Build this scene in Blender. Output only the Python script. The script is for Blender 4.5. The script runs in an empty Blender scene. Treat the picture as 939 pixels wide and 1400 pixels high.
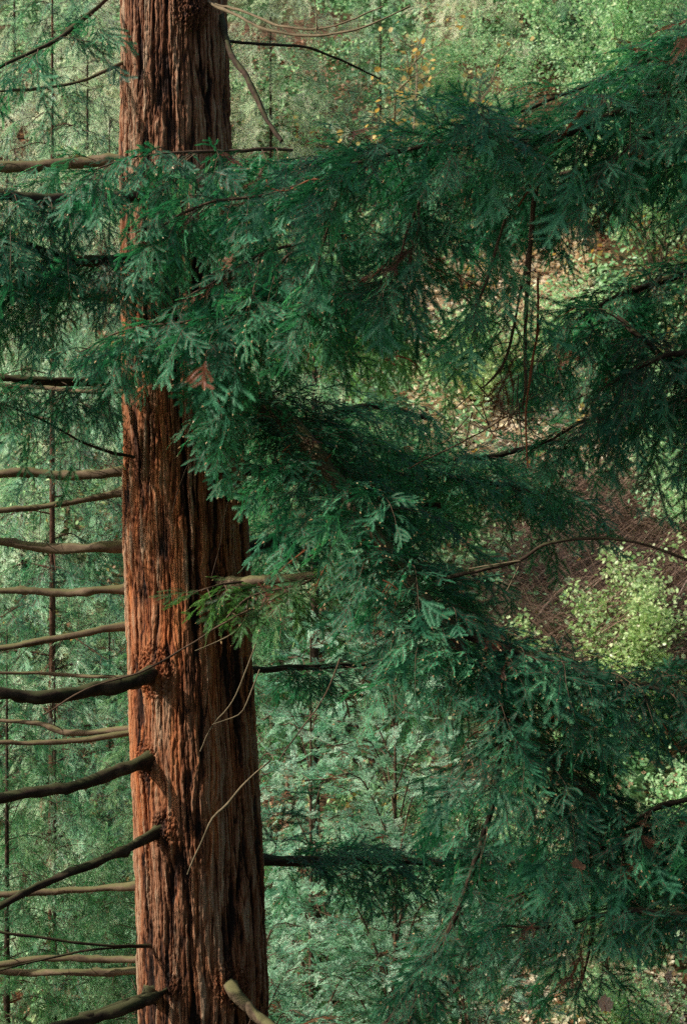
import bpy, math, random
import numpy as np
from mathutils import Vector

RNG = np.random.default_rng(7)
random.seed(11)
ZC = 7.0            # camera height
FPX = 2635.0        # focal length in photo pixels (939 x 1400)
scene = bpy.context.scene
COL = scene.collection
UP = np.array([0., 0., 1.])


def P(px, py, d):
    """photo direction + real distance -> world point"""
    return np.array([(px - 469.5) / FPX * d, d, ZC - (py - 700.) / FPX * d])


def nrm(v):
    return v / (np.linalg.norm(v) + 1e-9)


# ------------------------------------------------------------------ noise
def _h(ix, iy, s):
    n = (ix.astype(np.int64) * 374761393 + iy.astype(np.int64) * 668265263 + s * 1442695041) & 0xFFFFFFFF
    n = ((n ^ (n >> 13)) * 1274126177) & 0xFFFFFFFF
    n = n ^ (n >> 16)
    return (n & 0xFFFFFF) / float(0xFFFFFF)


def vnoise(x, y, s=0, per=None):
    ix = np.floor(x); iy = np.floor(y)
    fx = x - ix; fy = y - iy
    fx = fx * fx * (3 - 2 * fx); fy = fy * fy * (3 - 2 * fy)
    ix0 = ix; ix1 = ix + 1
    if per:
        ix0 = np.mod(ix0, per); ix1 = np.mod(ix1, per)
    a = _h(ix0, iy, s); b = _h(ix1, iy, s); c = _h(ix0, iy + 1, s); d = _h(ix1, iy + 1, s)
    return (a + (b - a) * fx) * (1 - fy) + (c + (d - c) * fx) * fy


def cells(x, y, s, per):
    ix = np.floor(x); iy = np.floor(y)
    f1 = np.full(x.shape, 9.); f2 = np.full(x.shape, 9.); cid = np.zeros(x.shape)
    for dx in (-1, 0, 1):
        for dy in (-1, 0, 1):
            jx = ix + dx; jy = iy + dy
            wx = np.mod(jx, per)
            cx = jx + .5 + .42 * (2 * _h(wx, jy, s) - 1); cy = jy + .5 + .48 * (2 * _h(wx, jy, s + 5) - 1)
            d = np.sqrt((x - cx) ** 2 + ((y - cy) * .8) ** 2)
            m = d < f1
            f2 = np.where(m, f1, np.minimum(f2, d))
            cid = np.where(m, _h(wx, jy, s + 9), cid)
            f1 = np.where(m, d, f1)
    return f1, f2, cid


def sstep(a, b, x):
    t = np.clip((x - a) / (b - a), 0, 1)
    return t * t * (3 - 2 * t)


# ------------------------------------------------------------------ mesh builder
class MB:
    def __init__(self):
        self.v = []; self.f = []; self.n = 0; self.t = []

    def add(self, v, faces, mat=0, tone=0.5):
        """faces: (k,3) or (k,4) int array"""
        v = np.asarray(v, float); faces = np.asarray(faces, int)
        if len(v) == 0 or len(faces) == 0:
            return
        self.v.append(v)
        m = np.full(len(faces), mat) if np.isscalar(mat) else np.asarray(mat)
        self.f.append((faces + self.n, m))
        self.t.append(np.full(len(v), tone) if np.isscalar(tone) else np.asarray(tone, float))
        self.n += len(v)

    def build(self, name, mats, parent=None, smooth=False, origin=None):
        me = bpy.data.meshes.new(name)
        v = np.concatenate(self.v)
        if origin is not None:
            v = v - np.asarray(origin)
        me.vertices.add(len(v)); me.vertices.foreach_set('co', v.astype(np.float32).ravel())
        lo = []; st = []; mi = []; c = 0
        for f, m in self.f:
            k = f.shape[1]
            lo.append(f.ravel()); st.append(c + k * np.arange(len(f))); c += f.size; mi.append(m)
        lo = np.concatenate(lo); st = np.concatenate(st); mi = np.concatenate(mi)
        me.loops.add(len(lo)); me.loops.foreach_set('vertex_index', lo.astype(np.int32))
        me.polygons.add(len(st)); me.polygons.foreach_set('loop_start', st.astype(np.int32))
        me.polygons.foreach_set('material_index', mi.astype(np.int32))
        me.polygons.foreach_set('use_smooth', np.full(len(st), smooth))
        a = me.attributes.new('tone', 'FLOAT', 'POINT')
        a.data.foreach_set('value', np.concatenate(self.t).astype(np.float32))
        me.update(calc_edges=True)
        for m in (mats if isinstance(mats, (list, tuple)) else [mats]):
            me.materials.append(m)
        o = bpy.data.objects.new(name, me); COL.objects.link(o)
        if parent is not None:
            o.parent = parent
            o.location = (np.asarray(origin) if origin is not None else np.zeros(3)) - wloc(parent)
        elif origin is not None:
            o.location = origin
        WL[o.name] = np.asarray(origin) if origin is not None else np.zeros(3)
        return o


WL = {}


def wloc(o):
    return WL[o.name]


def empty(name, loc, label, cat, group=None):
    o = bpy.data.objects.new(name, None); COL.objects.link(o)
    o.location = loc; o.empty_display_size = .3
    WL[o.name] = np.asarray(loc, float)
    o['label'] = label; o['category'] = cat
    if group: o['group'] = group
    return o


def tag(o, label, cat, group=None):
    o['label'] = label; o['category'] = cat
    if group: o['group'] = group
    return o


def smoothpath(pts, step):
    """Catmull-Rom through (x,y,z,r) rows"""
    p = np.asarray(pts, float)
    if len(p) == 2:
        p = np.array([p[0], (p[0] + p[1]) / 2, p[1]])
    q = np.vstack([2 * p[0] - p[1], p, 2 * p[-1] - p[-2]])
    out = []
    for i in range(1, len(q) - 2):
        n = max(2, int(np.linalg.norm(q[i + 1][:3] - q[i][:3]) / step))
        t = np.linspace(0, 1, n, endpoint=False)[:, None]
        a, b, c, d = q[i - 1], q[i], q[i + 1], q[i + 2]
        out.append(.5 * (2 * b + (c - a) * t + (2 * a - 5 * b + 4 * c - d) * t ** 2 + (3 * b - a - 3 * c + d) * t ** 3))
    out.append(q[-2][None, :])
    return np.vstack(out)


def tube(mb, path, sides=8, mat=0, tone=.5, rough=0., seed=0, knots=0):
    """path rows x,y,z,r"""
    p = path[:, :3]; r = np.maximum(path[:, 3], .0005).copy()
    n = len(p)
    T = np.gradient(p, axis=0); T /= np.linalg.norm(T, axis=1)[:, None] + 1e-9
    ref = np.array([0., 0, 1.]) if abs(T[0][2]) < .9 else np.array([1., 0, 0])
    A = np.cross(T, ref); A /= np.linalg.norm(A, axis=1)[:, None] + 1e-9
    B = np.cross(T, A)
    th = np.linspace(0, 2 * math.pi, sides, endpoint=False)
    L = np.concatenate([[0], np.cumsum(np.linalg.norm(np.diff(p, axis=0), axis=1))])
    R = r[:, None] * np.ones((1, sides))
    if rough:
        rg = np.random.default_rng(abs(seed) + 3)
        TH, LL = np.meshgrid(th / (2 * math.pi) * 6, L)
        nz = vnoise(TH, LL * 9, seed, 6) + .6 * vnoise(TH * 2, LL * 26, seed + 1, 12) - .8
        R = R * (1 + rough * nz)
        for k in range(knots):
            c = rg.uniform(0, L[-1]); a = rg.uniform(0, 6.28)
            R += r[:, None] * .5 * np.exp(-((LL - c) / (.9 * r.mean())) ** 2 - ((np.cos(th) - math.cos(a)) ** 2 + (np.sin(th) - math.sin(a)) ** 2) / .5)
    V = p[:, None, :] + R[:, :, None] * (A[:, None, :] * np.cos(th)[None, :, None] + B[:, None, :] * np.sin(th)[None, :, None])
    V = V.reshape(-1, 3)
    i = np.arange(n - 1)[:, None] * sides; j = np.arange(sides)[None, :]; j2 = (j + 1) % sides
    F = np.stack([i + j, i + j2, i + sides + j2, i + sides + j], -1).reshape(-1, 4)
    mb.add(V, F, mat, tone)
    # end cap
    c = (n - 1) * sides
    mb.add(np.vstack([V[c:], p[-1][None]]), np.stack([np.arange(sides), (np.arange(sides) + 1) % sides, np.full(sides, sides)], -1), mat, tone)


# ------------------------------------------------------------------ materials
def newmat(name):
    m = bpy.data.materials.new(name); m.use_nodes = True
    nt = m.node_tree
    for n in list(nt.nodes): nt.nodes.remove(n)
    out = nt.nodes.new('ShaderNodeOutputMaterial')
    return m, nt, out


def N(nt, t, **kw):
    n = nt.nodes.new(t)
    for k, v in kw.items():
        if hasattr(n, k) and not k.startswith('i_'): setattr(n, k, v)
    return n


def ramp(nt, stops):
    r = nt.nodes.new('ShaderNodeValToRGB')
    el = r.color_ramp.elements
    el[0].position, el[0].color = stops[0][0], (*stops[0][1], 1)
    el[1].position, el[1].color = stops[-1][0], (*stops[-1][1], 1)
    for p, c in stops[1:-1]:
        e = el.new(p); e.color = (*c, 1)
    return r


def leafmat(name, stops, trans=.35, rough=.5, spec=.4, nscale=1.3, namp=.55):
    m, nt, out = newmat(name)
    at = N(nt, 'ShaderNodeAttribute', attribute_name='tone')
    geo = N(nt, 'ShaderNodeNewGeometry')
    noi = N(nt, 'ShaderNodeTexNoise'); noi.inputs['Scale'].default_value = nscale; noi.inputs['Detail'].default_value = 3
    nt.links.new(geo.outputs['Position'], noi.inputs['Vector'])
    ad = N(nt, 'ShaderNodeMath', operation='MULTIPLY_ADD')
    ad.inputs[1].default_value = namp
    nt.links.new(noi.outputs['Fac'], ad.inputs[0])
    sb = N(nt, 'ShaderNodeMath', operation='SUBTRACT'); sb.inputs[1].default_value = namp * .5
    nt.links.new(at.outputs['Fac'], sb.inputs[0]); nt.links.new(sb.outputs[0], ad.inputs[2])
    r = ramp(nt, stops); nt.links.new(ad.outputs[0], r.inputs[0])
    pb = N(nt, 'ShaderNodeBsdfPrincipled')
    nt.links.new(r.outputs[0], pb.inputs['Base Color'])
    pb.inputs['Roughness'].default_value = rough
    pb.inputs['Specular IOR Level'].default_value = spec
    tr = N(nt, 'ShaderNodeBsdfTranslucent')
    hs = N(nt, 'ShaderNodeHueSaturation'); hs.inputs['Hue'].default_value = .475
    hs.inputs['Value'].default_value = 1.45; hs.inputs['Saturation'].default_value = 1.12
    nt.links.new(r.outputs[0], hs.inputs['Color']); nt.links.new(hs.outputs[0], tr.inputs[0])
    mx = N(nt, 'ShaderNodeMixShader'); mx.inputs[0].default_value = trans
    nt.links.new(pb.outputs[0], mx.inputs[1]); nt.links.new(tr.outputs[0], mx.inputs[2])
    nt.links.new(mx.outputs[0], out.inputs[0])
    return m


def woodmat(name, stops, rough=.85, scale=(8, 8, 8), bump=.4, dist=.01, moss=None, vscale=18):
    m, nt, out = newmat(name)
    tc = N(nt, 'ShaderNodeTexCoord')
    mp = N(nt, 'ShaderNodeMapping'); mp.inputs['Scale'].default_value = scale
    nt.links.new(tc.outputs['Object'], mp.inputs[0])
    n1 = N(nt, 'ShaderNodeTexNoise'); n1.inputs['Scale'].default_value = 1.; n1.inputs['Detail'].default_value = 6
    n1.inputs['Roughness'].default_value = .65
    nt.links.new(mp.outputs[0], n1.inputs['Vector'])
    r = ramp(nt, stops); nt.links.new(n1.outputs['Fac'], r.inputs[0])
    pb = N(nt, 'ShaderNodeBsdfPrincipled'); pb.inputs['Roughness'].default_value = rough
    pb.inputs['Specular IOR Level'].default_value = .25
    col = r.outputs[0]
    if moss:
        geo = N(nt, 'ShaderNodeNewGeometry')
        sx = N(nt, 'ShaderNodeSeparateXYZ'); nt.links.new(geo.outputs['Normal'], sx.inputs[0])
        n2 = N(nt, 'ShaderNodeTexNoise'); n2.inputs['Scale'].default_value = 7; n2.inputs['Detail'].default_value = 4
        nt.links.new(geo.outputs['Position'], n2.inputs['Vector'])
        ad = N(nt, 'ShaderNodeMath', operation='MULTIPLY_ADD'); ad.inputs[1].default_value = .45
        nt.links.new(sx.outputs[2], ad.inputs[0]); nt.links.new(n2.outputs['Fac'], ad.inputs[2])
        rr = ramp(nt, [(.62, (0, 0, 0)), (.85, (1, 1, 1))]); nt.links.new(ad.outputs[0], rr.inputs[0])
        mx = N(nt, 'ShaderNodeMix', data_type='RGBA')
        nt.links.new(rr.outputs[0], mx.inputs[0]); nt.links.new(col, mx.inputs[6]); mx.inputs[7].default_value = (*moss, 1)
        col = mx.outputs[2]
    nt.links.new(col, pb.inputs['Base Color'])
    n3 = N(nt, 'ShaderNodeTexNoise'); n3.inputs['Scale'].default_value = vscale; n3.inputs['Detail'].default_value = 5
    nt.links.new(tc.outputs['Object'], n3.inputs['Vector'])
    bp = N(nt, 'ShaderNodeBump'); bp.inputs['Strength'].default_value = bump; bp.inputs['Distance'].default_value = dist
    nt.links.new(n3.outputs['Fac'], bp.inputs['Height']); nt.links.new(bp.outputs[0], pb.inputs['Normal'])
    nt.links.new(pb.outputs[0], out.inputs[0])
    return m


def barkmat():
    m, nt, out = newmat('redwood_bark')
    at = N(nt, 'ShaderNodeAttribute', attribute_name='tone')      # 0 furrow .. 1 plate top
    tc = N(nt, 'ShaderNodeTexCoord')
    mp = N(nt, 'ShaderNodeMapping'); mp.inputs['Scale'].default_value = (60, 60, 5)
    nt.links.new(tc.outputs['Object'], mp.inputs[0])
    n1 = N(nt, 'ShaderNodeTexNoise'); n1.inputs['Scale'].default_value = 1; n1.inputs['Detail'].default_value = 8; n1.inputs['Roughness'].default_value = .7
    nt.links.new(mp.outputs[0], n1.inputs['Vector'])
    ad = N(nt, 'ShaderNodeMath', operation='MULTIPLY_ADD'); ad.inputs[1].default_value = .42
    nt.links.new(n1.outputs['Fac'], ad.inputs[0])
    sb = N(nt, 'ShaderNodeMath', operation='SUBTRACT'); sb.inputs[1].default_value = .21
    nt.links.new(at.outputs['Fac'], sb.inputs[0]); nt.links.new(sb.outputs[0], ad.inputs[2])
    red = ramp(nt, [(0, (.018, .006, .003)), (.20, (.085, .024, .009)), (.40, (.34, .092, .028)), (.58, (.50, .17, .055)), (.78, (.46, .21, .10)), (1, (.38, .235, .14))])
    gry = ramp(nt, [(0, (.012, .006, .004)), (.25, (.045, .018, .010)), (.42, (.18, .065, .027)), (.6, (.30, .14, .075)), (1, (.44, .33, .22))])
    nt.links.new(ad.outputs[0], red.inputs[0]); nt.links.new(ad.outputs[0], gry.inputs[0])
    mp2 = N(nt, 'ShaderNodeMapping'); mp2.inputs['Scale'].default_value = (9, 9, 1.1)
    nt.links.new(tc.outputs['Object'], mp2.inputs[0])
    n2 = N(nt, 'ShaderNodeTexNoise'); n2.inputs['Scale'].default_value = 1; n2.inputs['Detail'].default_value = 4
    nt.links.new(mp2.outputs[0], n2.inputs['Vector'])
    # upper trunk is greyer
    sx = N(nt, 'ShaderNodeSeparateXYZ'); nt.links.new(tc.outputs['Object'], sx.inputs[0])
    mr = N(nt, 'ShaderNodeMapRange'); mr.inputs[1].default_value = 8.; mr.inputs[2].default_value = 10.
    mr.inputs[3].default_value = 0; mr.inputs[4].default_value = .22
    nt.links.new(sx.outputs[2], mr.inputs[0])
    mr2 = N(nt, 'ShaderNodeMapRange'); mr2.inputs[1].default_value = 4.9; mr2.inputs[2].default_value = 3.6
    mr2.inputs[3].default_value = 0; mr2.inputs[4].default_value = .16
    nt.links.new(sx.outputs[2], mr2.inputs[0])
    a2 = N(nt, 'ShaderNodeMath', operation='ADD'); nt.links.new(n2.outputs['Fac'], a2.inputs[0]); nt.links.new(mr.outputs[0], a2.inputs[1])
    a3 = N(nt, 'ShaderNodeMath', operation='ADD'); nt.links.new(a2.outputs[0], a3.inputs[0]); nt.links.new(mr2.outputs[0], a3.inputs[1])
    r2 = ramp(nt, [(.34, (0, 0, 0)), (.60, (1, 1, 1))]); nt.links.new(a3.outputs[0], r2.inputs[0])
    mx = N(nt, 'ShaderNodeMix', data_type='RGBA')
    nt.links.new(r2.outputs[0], mx.inputs[0]); nt.links.new(red.outputs[0], mx.inputs[6]); nt.links.new(gry.outputs[0], mx.inputs[7])
    pb = N(nt, 'ShaderNodeBsdfPrincipled'); pb.inputs['Roughness'].default_value = .8; pb.inputs['Specular IOR Level'].default_value = .25
    nt.links.new(mx.outputs[2], pb.inputs['Base Color'])
    bp = N(nt, 'ShaderNodeBump'); bp.inputs['Strength'].default_value = .8; bp.inputs['Distance'].default_value = .012
    nt.links.new(n1.outputs['Fac'], bp.inputs['Height'])
    mp3 = N(nt, 'ShaderNodeMapping'); mp3.inputs['Scale'].default_value = (160, 160, 22)
    nt.links.new(tc.outputs['Object'], mp3.inputs[0])
    n3 = N(nt, 'ShaderNodeTexNoise'); n3.inputs['Scale'].default_value = 1; n3.inputs['Detail'].default_value = 4
    nt.links.new(mp3.outputs[0], n3.inputs['Vector'])
    bp2 = N(nt, 'ShaderNodeBump'); bp2.inputs['Strength'].default_value = .5; bp2.inputs['Distance'].default_value = .006
    nt.links.new(n3.outputs['Fac'], bp2.inputs['Height']); nt.links.new(bp.outputs[0], bp2.inputs['Normal'])
    nt.links.new(bp2.outputs[0], pb.inputs['Normal'])
    nt.links.new(pb.outputs[0], out.inputs[0])
    return m


M_BARK = barkmat()
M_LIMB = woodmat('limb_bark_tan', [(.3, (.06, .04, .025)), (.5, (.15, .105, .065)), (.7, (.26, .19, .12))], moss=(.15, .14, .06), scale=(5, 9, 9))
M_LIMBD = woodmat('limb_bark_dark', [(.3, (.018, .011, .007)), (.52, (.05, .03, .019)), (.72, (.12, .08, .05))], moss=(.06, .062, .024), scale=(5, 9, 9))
M_TWIG = woodmat('twig_bark', [(.3, (.05, .03, .02)), (.7, (.16, .10, .06))], bump=.1)
M_TWIGP = woodmat('pale_twig_bark', [(.3, (.12, .09, .05)), (.7, (.26, .20, .12))], bump=.1)
M_TWIGR = woodmat('red_twig_bark', [(.3, (.12, .035, .015)), (.7, (.33, .11, .045))], bump=.1)
M_TRUNK2 = woodmat('young_redwood_bark', [(.3, (.05, .02, .012)), (.5, (.18, .07, .035)), (.7, (.36, .16, .08))], scale=(30, 30, 4), bump=.8, dist=.03)
M_TRUNK3 = woodmat('slender_trunk_bark', [(.3, (.03, .015, .01)), (.55, (.10, .045, .025)), (.75, (.40, .2, .10))], scale=(30, 30, 2), bump=.8, dist=.03)
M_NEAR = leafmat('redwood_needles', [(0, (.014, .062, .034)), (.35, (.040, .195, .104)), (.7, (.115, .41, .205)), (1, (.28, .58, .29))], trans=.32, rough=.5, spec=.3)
M_NEARG = leafmat('redwood_needles_sunlit', [(0, (.04, .13, .04)), (.4, (.12, .33, .09)), (.75, (.24, .48, .15)), (1, (.4, .6, .2))], trans=.4, rough=.45, spec=.4)  # yellow-green needle variety with a sunlit look put into the colour
M_FARA = leafmat('far_redwood_needles', [(0, (.012, .065, .036)), (.35, (.11, .37, .205)), (.62, (.40, .74, .44)), (1, (.78, .94, .60))], trans=.3, rough=.4, spec=.5, nscale=.45, namp=1.9)  # pale stops stand for sun highlights, broad noise for lit and dark patches
M_FARB = leafmat('far_yellow_needles', [(0, (.06, .18, .08)), (.33, (.34, .66, .38)), (.65, (.72, .90, .60)), (1, (.92, .93, .68))], trans=.42, rough=.45, spec=.4, nscale=.45, namp=1.6)  # sun highlights and distance haze are put into these pale stops
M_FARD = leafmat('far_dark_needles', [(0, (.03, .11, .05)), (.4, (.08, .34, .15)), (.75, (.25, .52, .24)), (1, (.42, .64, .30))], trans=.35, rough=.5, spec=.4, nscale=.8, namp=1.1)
M_FIR = leafmat('fir_needles', [(0, (.015, .085, .055)), (.35, (.20, .50, .34)), (.66, (.56, .84, .62)), (1, (.76, .9, .7))], trans=.4, rough=.45, spec=.5)
M_BROAD = leafmat('broad_leaves', [(0, (.05, .16, .05)), (.33, (.26, .54, .26)), (.7, (.60, .82, .48)), (1, (.9, .9, .58))], trans=.45, rough=.35, spec=.5)
M_PALE = leafmat('pale_round_leaves', [(0, (.07, .15, .05)), (.35, (.30, .48, .18)), (.7, (.62, .78, .40)), (1, (.88, .88, .58))], trans=.4, rough=.35, spec=.5)
M_YELL = leafmat('yellow_leaves', [(0, (.30, .20, .05)), (.5, (.55, .42, .12)), (1, (.75, .66, .3))], trans=.5)
M_DEADL = leafmat('dead_leaves', [(0, (.12, .05, .02)), (.4, (.38, .20, .11)), (.75, (.6, .38, .24)), (1, (.74, .55, .4))], trans=.25)
M_CREAM = leafmat('sunlit_dead_leaves', [(0, (.3, .2, .12)), (.4, (.62, .48, .32)), (.75, (.8, .68, .48)), (1, (.9, .82, .62))], trans=.2)  # paler dead-leaf copy, sunlight put into its colour
M_BUD = leafmat('bud_tips', [(0, (.25, .12, .05)), (1, (.62, .42, .2))], trans=.1)
M_RUST = leafmat('rust_needles', [(0, (.09, .025, .01)), (.5, (.24, .075, .03)), (1, (.42, .17, .07))], trans=.2)
M_BRUSH = leafmat('dry_brush_stems', [(0, (.10, .055, .035)), (.5, (.22, .13, .09)), (1, (.42, .28, .2))], trans=.1)

# ------------------------------------------------------------------ spray templates


def shoot(x0, y0, ang, L, spacing, nlen, nwid, rg, curve=0., pbud=.32):
    """flat feathered shoot in the xy plane; returns verts, tris, mats, tones"""
    n = max(3, int(L / spacing))
    V = []; F = []; M = []; T = []
    x, y, a = x0, y0, ang
    pts = [(x, y)]
    c = 0
    for i in range(n):
        t = (i + .5) / n
        a += curve / n
        x += math.cos(a) * L / n; y += math.sin(a) * L / n
        pts.append((x, y))
        prof = min(1, .45 + 2.5 * t) * min(1, .35 + 2.6 * (1 - t))
        for sgn in (-1, 1):
            na = a + sgn * (1.16 + rg.uniform(-.12, .12) - .35 * t)
            l = nlen * prof * rg.uniform(.85, 1.15)
            dx, dy = math.cos(na), math.sin(na)
            wx, wy = -dy * nwid / 2, dx * nwid / 2
            zt = rg.uniform(-.12, .22) * l
            V += [(x + wx, y + wy, .001), (x - wx, y - wy, -.001), (x + dx * l, y + dy * l, zt)]
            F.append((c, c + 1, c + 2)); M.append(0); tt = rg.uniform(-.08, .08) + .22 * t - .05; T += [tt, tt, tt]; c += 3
    # stem
    k = 4
    idx = np.linspace(0, n, k + 1).astype(int)
    for i in range(k):
        (ax, ay), (bx, by) = pts[idx[i]], pts[idx[i + 1]]
        w = .0022 * nwid / .0035
        px, py = -math.sin(a) * w, math.cos(a) * w
        V += [(ax + px, ay + py, .002), (ax - px, ay - py, .002), (bx, by, .003)]
        F.append((c, c + 1, c + 2)); M.append(1); T += [.5] * 3; c += 3
    # bud
    if rg.random() < pbud:
        b = .005 * nwid / .0035 * rg.uniform(.7, 1.2)
        dx, dy = math.cos(a), math.sin(a)
        V += [(x, y, b), (x - dy * b, y + dx * b, -b * .5), (x + dy * b, y - dx * b, -b * .5), (x + dx * b * 2.6, y + dy * b * 2.6, 0)]
        for tri in ((0, 1, 3), (1, 2, 3), (2, 0, 3)):
            F.append(tuple(c + q for q in tri)); M.append(2)
        T += [rg.uniform(.2, .9)] * 4; c += 4
    return V, F, M, T, pts


def make_spray(seed, L=.27, spacing=.0068, nlen=.028, nwid=.0054, nside=4, droop=.5, sub=(.10, .21)):
    rg = random.Random(seed)
    AV, AF, AM, AT = [], [], [], []

    def put(r):
        k = len(AV)
        AV.extend(r[0]); AF.extend([tuple(k + q for q in f) for f in r[1]]); AM.extend(r[2]); AT.extend(r[3])
    pb_ = .32 if nwid < .006 else .02
    main = shoot(0, 0, 0, L, spacing, nlen, nwid, rg, rg.uniform(-.35, .35), pb_); put(main)
    pts = main[4]
    for i in range(nside):
        for s in (-1, 1):
            t = (i + .6 + (.0 if s > 0 else .35)) / (nside + .8)
            if rg.random() < .1: continue
            p = pts[min(len(pts) - 1, int(t * (len(pts) - 1)))]
            l = rg.uniform(*sub) * (1.15 - .75 * t)
            put(shoot(p[0], p[1], s * rg.uniform(.65, 1.0), l, spacing, nlen * .95, nwid, rg, -s * rg.uniform(.1, .5), pb_))
    V = np.array(AV); T = np.array(AT)
    V[:, 2] += -droop * V[:, 0] ** 2 - .8 * V[:, 1] ** 2 * rg.uniform(.3, 1.6)
    # ripple so it is not perfectly flat
    V[:, 2] += .012 * np.sin(V[:, 0] * 25 + seed) * np.sin(V[:, 1] * 30 + seed)
    return V, np.array(AF), np.array(AM), T


NEAR = [make_spray(100 + i, L=RNG.uniform(.25, .4), nside=int(RNG.integers(2, 4)), droop=RNG.uniform(.1, .9), sub=(.12, .22)) for i in range(10)]
MID = [make_spray(200 + i, L=RNG.uniform(.26, .38), spacing=.013, nlen=.024, nwid=.0075, nside=3, droop=RNG.uniform(.4, 1.6)) for i in range(8)]
FAR = [make_spray(300 + i, L=RNG.uniform(.34, .5), spacing=.035, nlen=.045, nwid=.02, nside=3, droop=RNG.uniform(.4, 1.2), sub=(.12, .22)) for i in range(8)]
FRD = [make_spray(500 + i, L=RNG.uniform(.3, .42), spacing=.015, nlen=.026, nwid=.0095, nside=3, droop=RNG.uniform(.3, 1.2), sub=(.10, .2)) for i in range(8)]
FIRT = [make_spray(400 + i, L=RNG.uniform(.2, .3), spacing=.012, nlen=.034, nwid=.0085, nside=3, droop=-.5, sub=(.06, .12)) for i in range(6)]


class Foliage:
    """collects spray placements then bakes them into one mesh"""

    def __init__(self, tmpl):
        self.tmpl = tmpl; self.rec = [[] for _ in tmpl]; self.mb = MB()
        self.count = 0

    def put(self, o, f, n, s, tone, dead=False):
        k = random.randrange(len(self.tmpl))
        f = nrm(f); n = n - f * np.dot(n, f); n = nrm(n); l = np.cross(n, f)
        self.rec[k].append((o, np.stack([f, l, n], 0) * s, tone, dead)); self.count += 1

    def build(self, name, mats, parent, origin):
        for (V, F, M, T), rec in zip(self.tmpl, self.rec):
            if not rec: continue
            O = np.array([r[0] for r in rec]); R = np.array([r[1] for r in rec]); tn = np.array([r[2] for r in rec])
            W = np.einsum('vi,nij->nvj', V, R) + O[:, None, :]
            nv = len(V)
            FF = F[None] + (np.arange(len(rec)) * nv)[:, None, None]
            MM = np.tile(M, (len(rec), 1))
            dead = np.array([r[3] for r in rec])
            MM[dead] = np.where(MM[dead] == 0, 3, MM[dead])
            TT = tn[:, None] + T[None]
            bud = np.zeros(nv, bool); bud[F[M == 2].ravel()] = True
            TT[:, bud] = T[bud]
            self.mb.add(W.reshape(-1, 3), FF.reshape(-1, 3), MM.ravel(), TT.ravel())
        if self.mb.n == 0: return None
        return self.mb.build(name, mats, parent, origin=origin)


def grow(fol, path, start=.1, end=1., spacing=.12, length=(.5, 1.), droop=.35, side_up=0., spray_gap=.09, scale=1., tone=.4,
         fwd=.6, dead=.012, twigr=.004, jit=.25, taper=.5, bias=None, tonevar=.12, sweep=1.):
    """secondaries off a limb path, sprays off the secondaries"""
    p = path[:, :3]
    L = np.concatenate([[0], np.cumsum(np.linalg.norm(np.diff(p, axis=0), axis=1))])
    s = L[-1] * start; sg = 1
    while s < L[-1] * end:
        i = min(len(p) - 2, np.searchsorted(L, s)); o = p[i]
        T = nrm(p[i + 1] - p[max(0, i - 1)])
        S = np.cross(T, UP); S = nrm(S) if np.linalg.norm(S) > .15 else nrm(RNG.normal(size=3) * [1, 1, .1])
        u = s / L[-1]
        ln = RNG.uniform(*length) * (1 - taper * max(0, (u - .4) / .6))
        d = nrm(S * sg * sweep + T * fwd + UP * side_up + RNG.normal(size=3) * jit + (bias if bias is not None else 0))
        t0 = tone + RNG.normal() * tonevar
        step = .07
        q = o.copy(); pts = [[*q, twigr]]
        k = max(3, int(ln / step)); ss = 1; acc = 0
        for j in range(k):
            d = nrm(d - UP * droop * step * (1 + 1.2 * j / k) * 2.2 + RNG.normal(size=3) * .07)
            q = q + d * step; acc += step
            pts.append([*q, twigr * (1 - .75 * j / k)])
            if acc >= spray_gap or j == k - 1:
                acc = 0
                S2 = nrm(np.cross(d, UP + RNG.normal(size=3) * .35))
                last = j == k - 1
                for s3 in ((0,) if last else ((ss,) if RNG.random() < .6 else (-1, 1))):
                    ff = nrm(d * (1. if last else .75) + S2 * s3 * .8 - UP * droop * .35 + RNG.normal(size=3) * .15)
                    nn = UP * .9 + RNG.normal(size=3) * .35
                    if abs(ff[2]) > .6: nn = nn * .35 + RNG.normal(size=3) * [.45, 1., .1]
                    tv_ = RNG.normal() * .05
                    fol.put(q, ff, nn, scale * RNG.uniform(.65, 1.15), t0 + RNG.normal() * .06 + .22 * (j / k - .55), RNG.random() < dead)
                ss = -ss
        tube(fol.mb, np.array(pts), 3, 1, .5)
        sg = -sg
        s += spacing * RNG.uniform(.6, 1.4)


def limbpath(pts, step=.06, wob=.0):
    """pts rows: px,py,d,thickness_px -> world path"""
    rows = []
    for px, py, d, th in pts:
        rows.append([*P(px, py, d), th / 2 / FPX * d])
    r = smoothpath(rows, step)
    if wob:
        n = len(r); k = np.arange(n) * step
        for a in range(3):
            r[:, a] += (wob * (vnoise(k * 2.1, np.zeros(n), 50 + a + n) - .5) + wob * .45 * (np.abs(vnoise(k * 6.5, np.zeros(n), 90 + a + n) - .5) - .25)) * np.minimum(1, k / .3)
    return r


# ------------------------------------------------------------------ terrain
def gz(x, y):
    x = np.asarray(x, float); y = np.asarray(y, float)
    a = 5.4 - .3375 * y
    b = -1.1 + .68 * (y - 30)
    base = np.where(y < 19, a, 0)
    # gully: smooth max of the two slopes
    k = 1.2
    m = np.log(np.exp(np.clip((a + 0) / k, -40, 40)) + np.exp(np.clip(b / k, -40, 60)) + np.exp(-1.1 / k)) * k
    far = np.clip(y - 95, 0, None)
    m = m - far * .45
    n = (vnoise(x * .22 + 40, y * .22, 3) - .5) * 1.4 + (vnoise(x * .9 + 90, y * .9, 4) - .5) * .35
    amp = sstep(3, 12, np.hypot(x + 1.3, y - 16))
    return m + n * np.where(y > 22, 1, .35) * amp


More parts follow.
